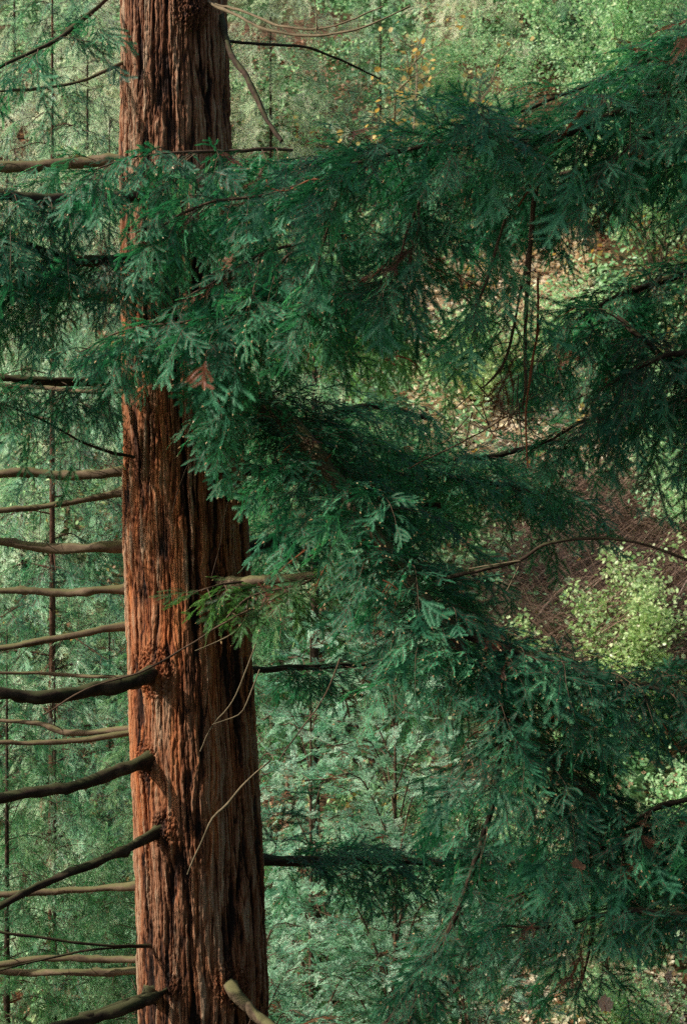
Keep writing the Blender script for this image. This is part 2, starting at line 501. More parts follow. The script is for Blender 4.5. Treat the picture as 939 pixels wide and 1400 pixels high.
def ground():
    xs = np.concatenate([np.linspace(-220, -42, 20), np.linspace(-40, 40, 220), np.linspace(42, 220, 20)])
    ys = np.concatenate([np.linspace(-90, -8, 14), np.linspace(-6, 80, 240), np.linspace(82, 400, 50)])
    X, Y = np.meshgrid(xs, ys)
    Z = gz(X, Y)
    V = np.stack([X, Y, Z], -1).reshape(-1, 3)
    n = len(xs)
    i = np.arange(len(ys) - 1)[:, None] * n; j = np.arange(n - 1)[None, :]
    F = np.stack([i + j, i + j + 1, i + n + j + 1, i + n + j], -1).reshape(-1, 4)
    m, nt, out = newmat('forest_floor')
    geo = N(nt, 'ShaderNodeNewGeometry')
    n1 = N(nt, 'ShaderNodeTexNoise'); n1.inputs['Scale'].default_value = 6; n1.inputs['Detail'].default_value = 8; n1.inputs['Roughness'].default_value = .75
    nt.links.new(geo.outputs['Position'], n1.inputs['Vector'])
    r1 = ramp(nt, [(.3, (.035, .022, .012)), (.5, (.12, .07, .04)), (.66, (.26, .15, .09)), (.8, (.36, .25, .16))])
    nt.links.new(n1.outputs['Fac'], r1.inputs[0])
    r3 = ramp(nt, [(.3, (.012, .035, .014)), (.55, (.04, .10, .03)), (.8, (.10, .2, .06))]); nt.links.new(n1.outputs['Fac'], r3.inputs[0])
    n2 = N(nt, 'ShaderNodeTexNoise'); n2.inputs['Scale'].default_value = .25; n2.inputs['Detail'].default_value = 4
    nt.links.new(geo.outputs['Position'], n2.inputs['Vector'])
    r2 = ramp(nt, [(.42, (0, 0, 0)), (.58, (1, 1, 1))]); nt.links.new(n2.outputs['Fac'], r2.inputs[0])
    mx = N(nt, 'ShaderNodeMix', data_type='RGBA'); nt.links.new(r2.outputs[0], mx.inputs[0])
    nt.links.new(r1.outputs[0], mx.inputs[6]); nt.links.new(r3.outputs[0], mx.inputs[7])
    pb = N(nt, 'ShaderNodeBsdfPrincipled'); pb.inputs['Roughness'].default_value = .95; pb.inputs['Specular IOR Level'].default_value = .1
    nt.links.new(mx.outputs[2], pb.inputs['Base Color'])
    bp = N(nt, 'ShaderNodeBump'); bp.inputs['Strength'].default_value = .8; bp.inputs['Distance'].default_value = .1
    nt.links.new(n1.outputs['Fac'], bp.inputs['Height']); nt.links.new(bp.outputs[0], pb.inputs['Normal'])
    nt.links.new(pb.outputs[0], out.inputs[0])
    mb = MB(); mb.add(V, F)
    o = mb.build('ground', m, smooth=True)
    o['kind'] = 'structure'


ground()

# ------------------------------------------------------------------ the main redwood
TD = 16.0
G0 = float(gz(-1.25, TD))
tb = np.array([P(280 + 10, 1400, TD)[0] + .04, TD, G0])
MAIN = empty('redwood_tree', tb, 'huge redwood with furrowed sunlit orange brown bark and many side limbs, nearest trunk in front', 'tree')


def trunk_axis(z):
    """centre x and radius at height z for the main trunk, from the silhouette"""
    py = 700 - (z - ZC) * FPX / TD
    yy = [-2500, -900, 0, 350, 700, 1000, 1400, 1750, 2000]
    cx = [190, 215, 236.5, 243, 254, 263.5, 280, 290, 294]
    hw = [40, 60, 71.5, 79, 85, 86.5, 90, 108, 135]
    c = np.interp(py, yy, cx); h = np.interp(py, yy, hw)
    return (c - 469.5) / FPX * TD, h / FPX * TD


# collars: photo px,py of limb bases on the bark face, size
COLL = [(214, 918, .13), (200, 1040, .10), (228, 1132, .09), (212, 347, .10), (240, 1347, .07), (202, 1293, .03), (180, 625, .03), (318, 1345, .12), (302, 793, .07), (335, 520, .1), (262, 12, .12)]


def surf_point(px, py):
    z0 = ZC - (py - 700) / FPX * (TD - .4)
    cx, r = trunk_axis(np.array(z0)); cx = float(cx); r = float(r) * .97
    x = (px - 469.5) / FPX * (TD - r * .7)
    s = np.clip((x - cx) / r, -.98, .98)
    th = math.asin(s)
    return np.array([cx + r * math.sin(th), TD - r * math.cos(th), z0]), th, r


def trunk():
    zs = np.concatenate([np.linspace(G0 - .5, 2.4, 200), np.arange(2.41, 11.7, .0088), np.linspace(11.72, 26, 300)])
    nt_ = 620
    th = np.linspace(-math.pi, math.pi, nt_, endpoint=False)
    TH, Z = np.meshgrid(th, zs)
    cx, R = trunk_axis(Z)
    u = (TH + math.pi) / (2 * math.pi)        # 0..1
    z = Z
    # warps
    w = (vnoise(u * 9, z * .8, 1, 9) - .5) * .022 + (vnoise(u * 30, z * 3.2, 2, 30) - .5) * .007 + (vnoise(u * 130, z * 11, 6, 130) - .5) * .0035
    uu = u + w
    dz = (vnoise(u * 16, z * .7, 3, 16) - .5) * 1.6
    # furrow network: merging and splitting vertical ridges, three scales
    rag = (vnoise(uu * 240, z * 9, 63, 240) - .5) * .12 + (vnoise(uu * 520, z * 40, 64, 520) - .5) * .07
    a1 = np.abs(vnoise(uu * 30, z * .62 + dz * .25, 4, 30) - .5) * 2 + rag
    a2 = np.abs(vnoise(uu * 66, z * 1.0 + dz * .4, 14, 66) - .5) * 2 + rag
    a3 = np.abs(vnoise(uu * 150, z * 2.4 + dz, 24, 150) - .5) * 2 + rag
    r1 = sstep(.0, .34, a1); r2 = sstep(.0, .36, a2); r3 = sstep(.0, .5, a3)
    f1, f2, cid = cells(uu * 50, z * 1.5 + dz * 1.1, 20, 50)
    e = sstep(.0, .16, f2 - f1 + rag * 1.2)
    fib = vnoise(uu * 420, z * 7, 60, 420) * .6 + vnoise(uu * 900, z * 22, 61, 900) * .4
    lump = vnoise(uu * 60, z * 9, 62, 60)
    deep = .45 + .9 * vnoise(uu * 10, z * .9, 7, 10)
    h = .031 * r1 * deep + .014 * r2 + .007 * r3 + .009 * cid * e * r1 + .005 * fib + .004 * lump - .012
    h += .009 * np.abs(vnoise(uu * 300, z * 15, 81, 300) - .5) * 2 + .004 * (vnoise(uu * 120, z * 8, 82, 120) > .64) * r2
    h += .014 * (vnoise(uu * 13, z * .8, 8, 13) - .5)
    tone = -.10 + .38 * r1 + .26 * r2 + .14 * r3 + .40 * (cid - .45) * e + .40 * (fib - .5) + .10 * (lump - .5) - .22 * (1 - sstep(.0, .22, a3)) * (lump > .3) - .12 * (1 - e)
    # fresh orange strips between plates
    ex = (1 - np.abs(e - .5) * 2) * .0
    # collars
    for px, py, s in COLL:
        c, tc, r = surf_point(px, py)
        dth = np.mod(TH - tc + math.pi, 2 * math.pi) - math.pi
        d = np.sqrt((dth * r) ** 2 + ((z - c[2]) * .75) ** 2)
        b = np.exp(-(d / s) ** 2)
        rr = np.exp(-((d - s * 1.05) / (s * .3)) ** 2)
        rgh = vnoise(TH * 60, z * 60, 77) * .6 + vnoise(TH * 130, z * 130, 78) * .4
        h = h * (1 - .8 * b) + b * (s * .62) + (b + rr * .6) * (rgh - .5) * .07 * min(1, s / .08)
        tone = tone * (1 - .75 * b) + b * (.0 + .38 * rgh)
        # folds of bark sagging around the branch
        below = np.exp(-((dth * r) / (s * .8)) ** 2) * sstep(c[2] + .05, c[2] - .02, z) * np.exp(-np.clip(c[2] - z, 0, 9) / (s * 2.8))
        h += below * s * .25
    RR = R - .050 + h
    X = cx + RR * np.sin(TH); Y = TD - RR * np.cos(TH)
    V = np.stack([X, Y, Z], -1).reshape(-1, 3)
    n = nt_
    i = np.arange(len(zs) - 1)[:, None] * n; j = np.arange(n)[None, :]; j2 = (j + 1) % n
    F = np.stack([i + j, i + j2, i + n + j2, i + n + j], -1).reshape(-1, 4)
    mb = MB(); mb.add(V, F, 0, np.clip(tone, 0, 1).ravel())
    mb.build('trunk', M_BARK, MAIN, smooth=True, origin=(0, TD, 0))


trunk()
NM = [M_NEAR, M_TWIG, M_BUD, M_RUST]
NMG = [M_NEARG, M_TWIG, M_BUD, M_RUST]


def limb(tree, pts, mat, wob=.02, sides=12, name='limb', label=None, step=.05, knots=9, rough=.5):
    pts = [(a_, b_, c_, th_ * (.9 if th_ > 8 else 1.)) for a_, b_, c_, th_ in pts]
    path = limbpath(pts, step, wob)
    if name == 'limb' and pts[0][3] > 9:      # swollen collar where it leaves the trunk
        L_ = np.arange(len(path)) * step; path[:, 3] *= 1 + .55 * np.exp(-(L_ / .13) ** 2)
    mb = MB(); tube(mb, path, sides, 0, .5, rough, seed=int(pts[0][1]), knots=knots)
    o = mb.build(name, mat, tree, smooth=True, origin=path[0, :3])
    if label: o['label'] = label
    return o, path


def foliate(o, path, mats=NM, tmpl=NEAR, **kw):
    f = Foliage(tmpl); grow(f, path, **kw)
    return f.build('foliage', mats, o, path[0, :3])


def leafy_sprig(tree, pts, mats=NM, tmpl=NEAR, mat=None, **kw):
    o, path = limb(tree, pts, mat or M_TWIG, wob=.03, sides=6, name='branchlet', knots=0)
    foliate(o, path, mats, tmpl, **kw)
    return o


# --- left limbs: (points px,py,depth,thickness) , material
dk, tn = M_LIMBD, M_LIMB
LEFT = [
    ([(200, 218, 16.1, 18), (120, 222, 16.2, 17), (60, 226, 16.2, 16), (0, 227, 16.2, 15), (-120, 215, 16.2, 12), (-330, 205, 16.2, 8)], tn),
    ([(215, 262, 15.6, 24), (160, 270, 15.4, 22), (110, 273, 15.2, 20), (50, 272, 15., 18), (0, 266, 14.8, 17), (-150, 250, 14.6, 12), (-300, 240, 14.5, 7)], dk),
    ([(222, 345, 15.62, 24), (190, 350, 15.3, 20), (150, 356, 15.0, 18), (80, 350, 14.8, 16), (0, 325, 14.6, 14), (-120, 300, 14.5, 9), (-260, 290, 14.5, 6)], dk),
    ([(200, 402, 16.3, 30), (130, 401, 16.4, 26), (60, 398, 16.5, 22), (0, 388, 16.6, 18), (-200, 370, 16.6, 10)], tn),
    ([(190, 517, 15.9, 18), (110, 520, 15.6, 14), (40, 519, 15.4, 13), (0, 515, 15.4, 12), (-140, 505, 15.4, 7)], dk),
    ([(180, 535, 16.3, 9), (110, 533, 16.5, 7), (40, 528, 16.7, 6), (-60, 524, 16.7, 4)], tn),
    ([(184, 625, 15.62, 5), (150, 618, 15.5, 4), (110, 603, 15.4, 3), (60, 575, 15.3, 3), (0, 550, 15.2, 2.5)], dk),
    ([(190, 640, 16.2, 17), (140, 649, 16.2, 15), (90, 651, 16.3, 14), (40, 648, 16.3, 14), (0, 648, 16.3, 13), (-160, 660, 16.3, 10), (-400, 650, 16.3, 5)], tn),
    ([(185, 668, 16.1, 12), (140, 680, 16.1, 10), (90, 689, 16.1, 9), (0, 698, 16.1, 8), (-200, 700, 16.1, 5)], tn),
    ([(190, 746, 16.1, 17), (130, 749, 16.1, 15), (80, 751, 16.2, 14), (30, 747, 16.2, 13), (0, 740, 16.2, 13), (-200, 735, 16.2, 9), (-400, 742, 16.2, 4)], tn),
    ([(190, 806, 16.1, 13), (130, 808, 16.1, 12), (90, 812, 16.2, 12), (40, 808, 16.2, 11), (0, 808, 16.2, 10), (-200, 815, 16.2, 6)], tn),
    ([(195, 852, 16., 13), (150, 860, 16., 11), (90, 872, 16., 10), (40, 880, 16., 10), (0, 886, 16., 9), (-200, 900, 16., 5)], tn),
    ([(190, 926, 16.3, 6), (120, 924, 16.5, 5), (50, 920, 16.6, 5), (0, 920, 16.6, 4), (-100, 915, 16.6, 3)], tn),
    ([(228, 912, 15.72, 34), (205, 922, 15.5, 27), (180, 932, 15.3, 23), (130, 943, 15.1, 21), (70, 953, 14.9, 20), (30, 953, 14.8, 19), (0, 949, 14.7, 18), (-140, 935, 14.6, 13), (-400, 930, 14.6, 6)], dk),
    ([(190, 994, 16.3, 9), (140, 999, 16.5, 8), (90, 1001, 16.6, 8), (55, 990, 16.7, 7), (0, 985, 16.8, 6), (-100, 985, 16.8, 4)], tn),
    ([(190, 1000, 16.1, 8), (140, 1007, 16.1, 8), (90, 1013, 16.1, 7), (40, 1016, 16.1, 7), (0, 1015, 16.1, 6), (-160, 1020, 16.1, 4)], tn),
    ([(213, 1033, 15.7, 24), (190, 1044, 15.5, 19), (150, 1061, 15.3, 18), (100, 1077, 15.1, 18), (50, 1083, 15., 17), (0, 1092, 14.9, 16), (-160, 1125, 14.8, 11), (-350, 1140, 14.8, 6)], dk),
    ([(233, 1127, 15.66, 19), (210, 1139, 15.5, 15), (170, 1160, 15.3, 14), (120, 1183, 15.1, 13), (60, 1208, 14.9, 12), (0, 1240, 14.7, 11), (-120, 1290, 14.6, 8)], dk),
    ([(200, 1211, 16.1, 11), (130, 1215, 16.2, 10), (60, 1220, 16.2, 10), (0, 1223, 16.2, 9), (-160, 1230, 16.2, 6)], tn),
    ([(206, 1293, 15.62, 5), (160, 1292, 15.4, 4), (90, 1286, 15.3, 4), (0, 1275, 15.2, 4), (-90, 1265, 15.2, 3)], dk),
    ([(206, 1294, 15.62, 4), (150, 1296, 15.4, 3.5), (110, 1301, 15.3, 3.5), (50, 1313, 15.2, 3), (0, 1326, 15.1, 3), (-70, 1340, 15.1, 2)], dk),
    ([(200, 1311, 16.1, 10), (150, 1311, 16.2, 10), (90, 1310, 16.2, 9), (40, 1312, 16.2, 9), (0, 1319, 16.2, 8), (-160, 1330, 16.2, 5)], tn),
    ([(205, 1327, 16.2, 11), (150, 1329, 16.3, 11), (90, 1329, 16.3, 10), (40, 1330, 16.4, 10), (0, 1328, 16.4, 9), (-160, 1326, 16.4, 6)], tn),
    ([(240, 1343, 15.66, 7), (225, 1355, 15.5, 7), (205, 1366, 15.3, 16), (170, 1378, 15.1, 17), (120, 1392, 15., 17), (60, 1408, 14.8, 17), (-80, 1440, 14.6, 12)], dk),
    ([(215, 1355, 15.8, 20), (195, 1366, 15.4, 20), (150, 1382, 15.1, 18), (110, 1394, 15., 16)], dk),
    ([(150, -5, 15.9, 6), (120, 22, 15.6, 6), (85, 50, 15.4, 6), (40, 72, 15.2, 5), (0, 92, 15., 5), (-90, 150, 14.9, 3)], dk),
    ([(185, 78, 15.9, 5), (150, 93, 15.7, 5), (105, 112, 15.5, 4), (50, 122, 15.4, 4), (0, 126, 15.3, 3)], tn),
]
left_obj = []
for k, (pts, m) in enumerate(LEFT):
    o, path = limb(MAIN, pts, m, wob=.02, label=('dark limb with mossy top' if (m is dk and pts[0][3] > 12) else None))
    left_obj.append((o, path))
# side twigs on the limbs (bare)
for k, (o, path) in enumerate(left_obj):
    r = random.Random(k)
    if path[0, 3] < .025: continue
    for q in range(r.randint(3, 6)):
        i = r.randrange(len(path) // 8, int(len(path) * .7))
        a = path[i, :3]; L = r.uniform(.15, .5)
        d = np.array([-.7 * r.random(), r.uniform(-.8, .8), r.uniform(-.7, .4)])
        pts = [[*a, .004], [*(a + d * L * .5 + [0, 0, .02]), .003], [*(a + d * L), .0015]]
        mb = MB(); tube(mb, smoothpath(pts, .04), 4)
        f1_ = a + d * L * .5 + np.array([0, 0, .02]); tube(mb, smoothpath([[*f1_, .0026], [*(f1_ + np.array([r.uniform(-.12, .05), r.uniform(-.1, .1), r.uniform(-.12, .1)])), .0012]], .04), 4)
        mb.build('twig', M_TWIG, o, origin=a)

# --- right limbs of the main tree
RIGHT = [  # px,py,depth,thickness
    ('A', [(310, 760, 16.2, 28), (350, 748, 16.4, 24), (400, 731, 16.8, 21), (440, 716, 17.1, 18), (520, 700, 17.3, 13), (600, 690, 17.3, 8)], dk),
    ('B', [(284, 792, 15.9, 22), (330, 795, 15.3, 17), (370, 793, 15., 15), (420, 785, 14.8, 12), (480, 778, 14.6, 9), (540, 790, 14.5, 5)], tn),
    ('C', [(330, 917, 16.2, 11), (390, 912, 16.6, 9), (460, 908, 16.9, 8), (530, 903, 17.1, 6), (600, 890, 17.3, 3)], dk),
    ('D', [(340, 1176, 16.2, 16), (400, 1178, 16.5, 15), (480, 1174, 16.8, 13), (570, 1176, 17., 12), (680, 1180, 17.2, 10), (800, 1170, 17.3, 7)], dk),
    ('E', [(300, 1312, 16.05, 26), (309, 1334, 15.8, 24), (316, 1346, 15.5, 20), (325, 1360, 15.4, 18), (345, 1382, 15.2, 17), (375, 1410, 15., 16), (430, 1460, 14.7, 11)], tn),
    ('F', [(322, 490, 15.75, 34), (345, 525, 15.2, 27), (385, 568, 14.8, 25), (425, 607, 14.5, 24), (455, 650, 14.3, 23), (490, 695, 14.1, 22), (540, 762, 13.9, 21), (590, 835, 13.7, 20), (650, 915, 13.5, 18), (720, 1000, 13.3, 16), (790, 1075, 13.2, 14), (860, 1140, 13.1, 12), (939, 1195, 13., 10), (1060, 1270, 13., 5)], tn),
    ('G', [(595, 842, 13.7, 16), (650, 868, 13.6, 14), (720, 895, 13.5, 13), (790, 918, 13.4, 12), (860, 935, 13.3, 11), (939, 950, 13.2, 9), (1050, 960, 13.1, 6)], dk),
    ('H', [(300, 15, 15.9, 10), (320, 75, 15.5, 9), (345, 118, 15.2, 8), (365, 160, 15., 7), (388, 195, 14.8, 5)], dk),
    ('I', [(300, 56, 16.2, 5), (350, 58, 16.4, 4), (410, 62, 16.7, 4), (470, 82, 17., 3), (520, 105, 17.2, 2)], dk),
    ('J', [(285, 2, 15.7, 5), (320, 18, 15.3, 4.5), (365, 42, 15., 4), (430, 50, 14.8, 4), (490, 38, 14.6, 3), (560, 5, 14.5, 2)], M_TWIGP),
    ('K', [(290, 5, 15.7, 5), (330, 16, 15.3, 4), (380, 34, 15., 4), (440, 36, 14.8, 3), (520, 12, 14.6, 2)], M_TWIGP),
    ('L', [(300, 470, 16.3, 26), (360, 560, 17., 20), (440, 600, 17.6, 16), (540, 620, 18., 12), (660, 625, 18.2, 9), (770, 600, 18.3, 6)], dk),
    ('M', [(320, 640, 16.4, 22), (400, 650, 17., 18), (480, 655, 17.4, 15), (580, 650, 17.6, 12), (700, 668, 17.8, 8), (780, 690, 17.9, 5)], dk),
    ('N', [(300, 250, 15.9, 24), (360, 250, 15.5, 20), (430, 230, 15., 18), (520, 215, 14.6, 14), (600, 215, 14.3, 10), (680, 240, 14.1, 6)], dk),
    ('R', [(300, 340, 16.2, 22), (370, 355, 16.8, 18), (430, 385, 17.4, 14), (500, 415, 17.9, 10), (550, 445, 18.2, 6)], dk),
    ('S', [(325, 560, 16.3, 24), (400, 590, 16.7, 18), (460, 565, 17., 14), (520, 555, 17.3, 10), (590, 570, 17.5, 6)], dk),
    ('T', [(690, 965, 13.4, 12), (685, 1060, 13.3, 10), (660, 1150, 13.2, 9), (620, 1250, 13.2, 7), (570, 1340, 13.2, 5), (520, 1410, 13.2, 3)], dk),
    ('U', [(800, 1085, 13.2, 11), (815, 1180, 13.2, 9), (810, 1250, 13.3, 6), (800, 1310, 13.3, 4), (790, 1350, 13.3, 3)], dk),
    ('Q', [(250, 430, 15.6, 18), (290, 425, 15., 15), (330, 418, 14.4, 12), (390, 405, 13.9, 10), (450, 395, 13.5, 8), (520, 370, 13.1, 6), (590, 320, 12.9, 4)], dk),
]
RL = {}
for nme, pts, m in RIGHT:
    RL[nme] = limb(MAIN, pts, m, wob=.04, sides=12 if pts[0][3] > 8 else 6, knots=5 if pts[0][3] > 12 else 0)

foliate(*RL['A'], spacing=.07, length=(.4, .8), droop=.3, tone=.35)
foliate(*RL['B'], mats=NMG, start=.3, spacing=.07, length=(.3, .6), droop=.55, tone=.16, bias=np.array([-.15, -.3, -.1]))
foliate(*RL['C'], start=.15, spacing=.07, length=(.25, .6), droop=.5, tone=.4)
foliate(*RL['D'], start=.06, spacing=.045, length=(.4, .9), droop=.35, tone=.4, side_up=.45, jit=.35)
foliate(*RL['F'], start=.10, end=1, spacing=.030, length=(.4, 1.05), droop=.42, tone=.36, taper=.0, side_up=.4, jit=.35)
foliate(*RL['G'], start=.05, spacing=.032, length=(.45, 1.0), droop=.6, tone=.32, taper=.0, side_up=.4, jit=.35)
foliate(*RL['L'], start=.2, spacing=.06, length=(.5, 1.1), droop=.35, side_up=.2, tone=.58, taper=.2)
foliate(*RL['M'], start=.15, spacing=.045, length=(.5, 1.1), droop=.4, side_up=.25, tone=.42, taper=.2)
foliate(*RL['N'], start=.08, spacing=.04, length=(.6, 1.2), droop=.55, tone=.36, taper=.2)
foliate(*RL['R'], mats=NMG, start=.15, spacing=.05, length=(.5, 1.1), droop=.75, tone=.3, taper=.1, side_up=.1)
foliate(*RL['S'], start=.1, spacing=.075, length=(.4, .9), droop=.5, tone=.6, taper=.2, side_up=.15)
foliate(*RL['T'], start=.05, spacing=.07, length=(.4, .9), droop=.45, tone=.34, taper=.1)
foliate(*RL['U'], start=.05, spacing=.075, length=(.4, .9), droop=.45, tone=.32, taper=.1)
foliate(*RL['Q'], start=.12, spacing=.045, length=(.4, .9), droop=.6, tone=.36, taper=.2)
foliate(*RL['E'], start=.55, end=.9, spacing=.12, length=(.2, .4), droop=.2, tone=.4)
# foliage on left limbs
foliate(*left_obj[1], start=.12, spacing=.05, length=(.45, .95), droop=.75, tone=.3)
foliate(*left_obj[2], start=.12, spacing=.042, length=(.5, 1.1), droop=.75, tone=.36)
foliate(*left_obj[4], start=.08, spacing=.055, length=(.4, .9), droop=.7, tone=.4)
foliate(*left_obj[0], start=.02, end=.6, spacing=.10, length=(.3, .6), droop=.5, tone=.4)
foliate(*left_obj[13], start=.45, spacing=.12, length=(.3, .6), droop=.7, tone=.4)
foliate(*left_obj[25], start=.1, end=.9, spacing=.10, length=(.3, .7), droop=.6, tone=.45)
# branchlets in front of the trunk
SPRIG = [
    [(400, 205, 14.6, 5), (330, 205, 14.4, 5), (250, 208, 14.2, 4), (180, 215, 14.1, 3), (120, 235, 14.0, 2)],
    [(470, 330, 13.8, 5), (400, 345, 13.7, 5), (330, 425, 13.7, 4), (260, 440, 13.7, 4), (170, 452, 13.7, 3), (110, 480, 13.7, 2)],
    [(420, 250, 14., 5), (360, 265, 13.9, 4), (290, 275, 13.8, 4), (230, 305, 13.8, 3), (200, 330, 13.8, 2)],
    [(420, 330, 14., 5), (350, 350, 13.9, 4), (300, 380, 13.8, 4), (250, 410, 13.8, 3)],
    [(330, 430, 13.8, 5), (300, 470, 13.8, 4), (290, 510, 13.8, 4), (300, 560, 13.8, 3)],
    [(310, 845, 14.6, 3), (325, 830, 14.6, 3), (350, 815, 14.7, 3), (420, 800, 14.7, 2)],
    [(330, 796, 14.9, 4), (300, 800, 14.7, 3), (275, 806, 14.6, 2)],
]
for k, s in enumerate(SPRIG):
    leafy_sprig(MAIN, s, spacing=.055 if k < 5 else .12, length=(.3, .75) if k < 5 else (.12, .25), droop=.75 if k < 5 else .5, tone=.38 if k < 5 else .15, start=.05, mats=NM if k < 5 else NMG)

# --- second redwood, just outside the right edge, carrying the upper right boughs
rx = 3.75; ry = 12.6; rz = float(gz(rx, ry))
RT = empty('redwood_tree', (rx, ry, rz), 'redwood beyond the right edge whose dark boughs hang across the upper right', 'tree')
mb = MB()
tp = smoothpath([[rx, ry, rz - .4, .62], [rx, ry, rz + .6, .47], [rx - .05, ry, 7, .38], [rx - .1, ry, 14, .28], [rx - .1, ry, 22, .12]], .08)
tube(mb, tp, 60, 0, .5, .18, seed=5)
mb.build('trunk', M_TRUNK2, RT, smooth=True, origin=(rx, ry, rz))
RB = [
    ([(1180, 170, 12.5, 24), (1040, 95, 12.4, 20), (939, 100, 12.4, 16), (840, 150, 12.3, 13), (740, 185, 12.3, 11), (640, 195, 12.3, 8), (560, 205, 12.3, 6), (470, 225, 12.4, 4)], dict(spacing=.035, length=(.5, 1.1), droop=.5, tone=.40, taper=.2, side_up=.35, jit=.35)),
    ([(1180, 60, 12.6, 16), (1050, 40, 12.7, 12), (939, 55, 12.8, 9), (860, 85, 12.8, 7), (790, 120, 12.8, 5), (700, 160, 12.8, 4)], dict(spacing=.055, length=(.4, .8), droop=.25, tone=.5, side_up=.1)),
    ([(1160, 330, 13.0, 20), (1050, 240, 13.2, 16), (939, 205, 13.4, 13), (850, 215, 13.5, 11), (760, 240, 13.5, 8), (700, 270, 13.6, 5)], dict(spacing=.05, length=(.4, .8), droop=.65, tone=.22)),
    ([(1170, 600, 13., 20), (1040, 540, 13.1, 16), (939, 508, 13.2, 12), (880, 465, 13.2, 10), (840, 430, 13.3, 5)], dict(spacing=.045, length=(.5, 1.2), droop=.8, tone=.26, side_up=.3, jit=.35)),
    ([(1160, 560, 12.7, 16), (1040, 480, 12.7, 12), (939, 480, 12.7, 9), (880, 500, 12.7, 7), (830, 530, 12.8, 4)], dict(spacing=.06, length=(.5, 1.0), droop=1.0, tone=.26)),
    ([(1170, 280, 12.2, 16), (1060, 200, 12., 12), (960, 170, 11.9, 9), (880, 190, 11.9, 6), (800, 250, 11.9, 4)], dict(spacing=.065, length=(.5, 1.0), droop=.7, tone=.34)),
    ([(1170, 420, 14., 20), (1040, 370, 14., 16), (939, 372, 14., 12), (860, 395, 14., 9), (790, 440, 14., 6), (750, 490, 14., 3)], dict(spacing=.05, length=(.5, 1.2), droop=.9, tone=.26, side_up=.35, jit=.35)),
    ([(1170, 640, 13.6, 20), (1040, 560, 13.6, 15), (939, 545, 13.6, 11), (870, 550, 13.6, 8), (800, 575, 13.6, 5), (740, 610, 13.6, 3)], dict(spacing=.06, length=(.4, .9), droop=.9, tone=.28, side_up=.1)),
    ([(1180, 1120, 12.8, 16), (1040, 1080, 12.8, 12), (939, 1090, 12.8, 9), (860, 1130, 12.8, 7), (780, 1190, 12.8, 5), (700, 1225, 12.8, 3)], dict(spacing=.05, length=(.4, .8), droop=.5, tone=.40)),
    ([(1180, 1290, 12.4, 16), (1040, 1260, 12.4, 12), (939, 1250, 12.4, 9), (840, 1250, 12.4, 7), (760, 1265, 12.4, 5), (690, 1265, 12.4, 3)], dict(spacing=.06, length=(.35, .6), droop=.45, side_up=.2, tone=.36)),
]
RBO = []
for pts, kw in RB:
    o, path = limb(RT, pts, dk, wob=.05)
    foliate(o, path, **kw); RBO.append((o, path))
# hanging leaders inside the upper mass
HANG = [
    ([(742, 215, 12.4, 8), (728, 290, 12.4, 8), (722, 370, 12.4, 7), (716, 450, 12.5, 6), (716, 520, 12.5, 5), (712, 560, 12.6, 3)], M_TWIG, None),
    ([(725, 330, 12.5, 5), (705, 420, 12.5, 4), (690, 490, 12.6, 4), (665, 525, 12.6, 3), (655, 530, 12.6, 2)], M_TWIG, dict(spacing=.10, end=.7, length=(.2, .4), droop=.9, tone=.5, bias=np.array([-.5, 0, 0]))),
    ([(735, 380, 12.4, 4), (733, 440, 12.4, 4), (724, 500, 12.4, 4), (718, 560, 12.4, 3), (722, 640, 12.4, 2)], M_TWIGR, None),
    ([(800, 145, 12.0, 7), (765, 190, 12., 6), (735, 240, 12., 5), (706, 283, 12., 3)], M_TWIGR, None),
    ([(690, 300, 12.3, 4), (670, 370, 12.3, 4), (650, 430, 12.3, 3), (655, 460, 12.3, 2)], M_TWIG, dict(spacing=.07, length=(.25, .4), droop=.9, tone=.6)),
    ([(600, 230, 12.4, 4), (560, 300, 12.4, 4), (545, 350, 12.4, 3), (520, 400, 12.4, 2)], M_TWIG, dict(spacing=.06, length=(.3, .6), droop=.8, tone=.34)),
    ([(480, 230, 12.8, 4), (450, 300, 12.8, 4), (430, 380, 12.8, 3), (420, 440, 12.8, 2)], M_TWIG, dict(spacing=.06, length=(.3, .6), droop=.8, tone=.34)),
]
for pts, m, kw in HANG:
    o, path = limb(RT, pts, m, wob=.03, sides=6, name='branchlet', knots=0)
    if kw: foliate(o, path, **kw)
for n_ in range(26):     # fine bare twig tangle at the hanging end
    r = random.Random(900 + n_)
    a = P(r.uniform(640, 740), r.uniform(480, 570), r.uniform(12.3, 12.9))
    d = np.array([r.uniform(-1, 1), r.uniform(-.5, .5), r.uniform(-.9, .4)]); L = r.uniform(.2, .55)
    b = a + d * L; c = (a + b) / 2 + np.array([r.uniform(-.08, .08), 0, -r.uniform(.02, .15)])
    mb = MB(); tube(mb, smoothpath([[*a, .0045], [*c, .0035], [*b, .0015]], .04), 4)
    mb.build('twig', r.choice([M_TWIG, M_TWIG, M_TWIGP]), RBO[3][0], origin=a)

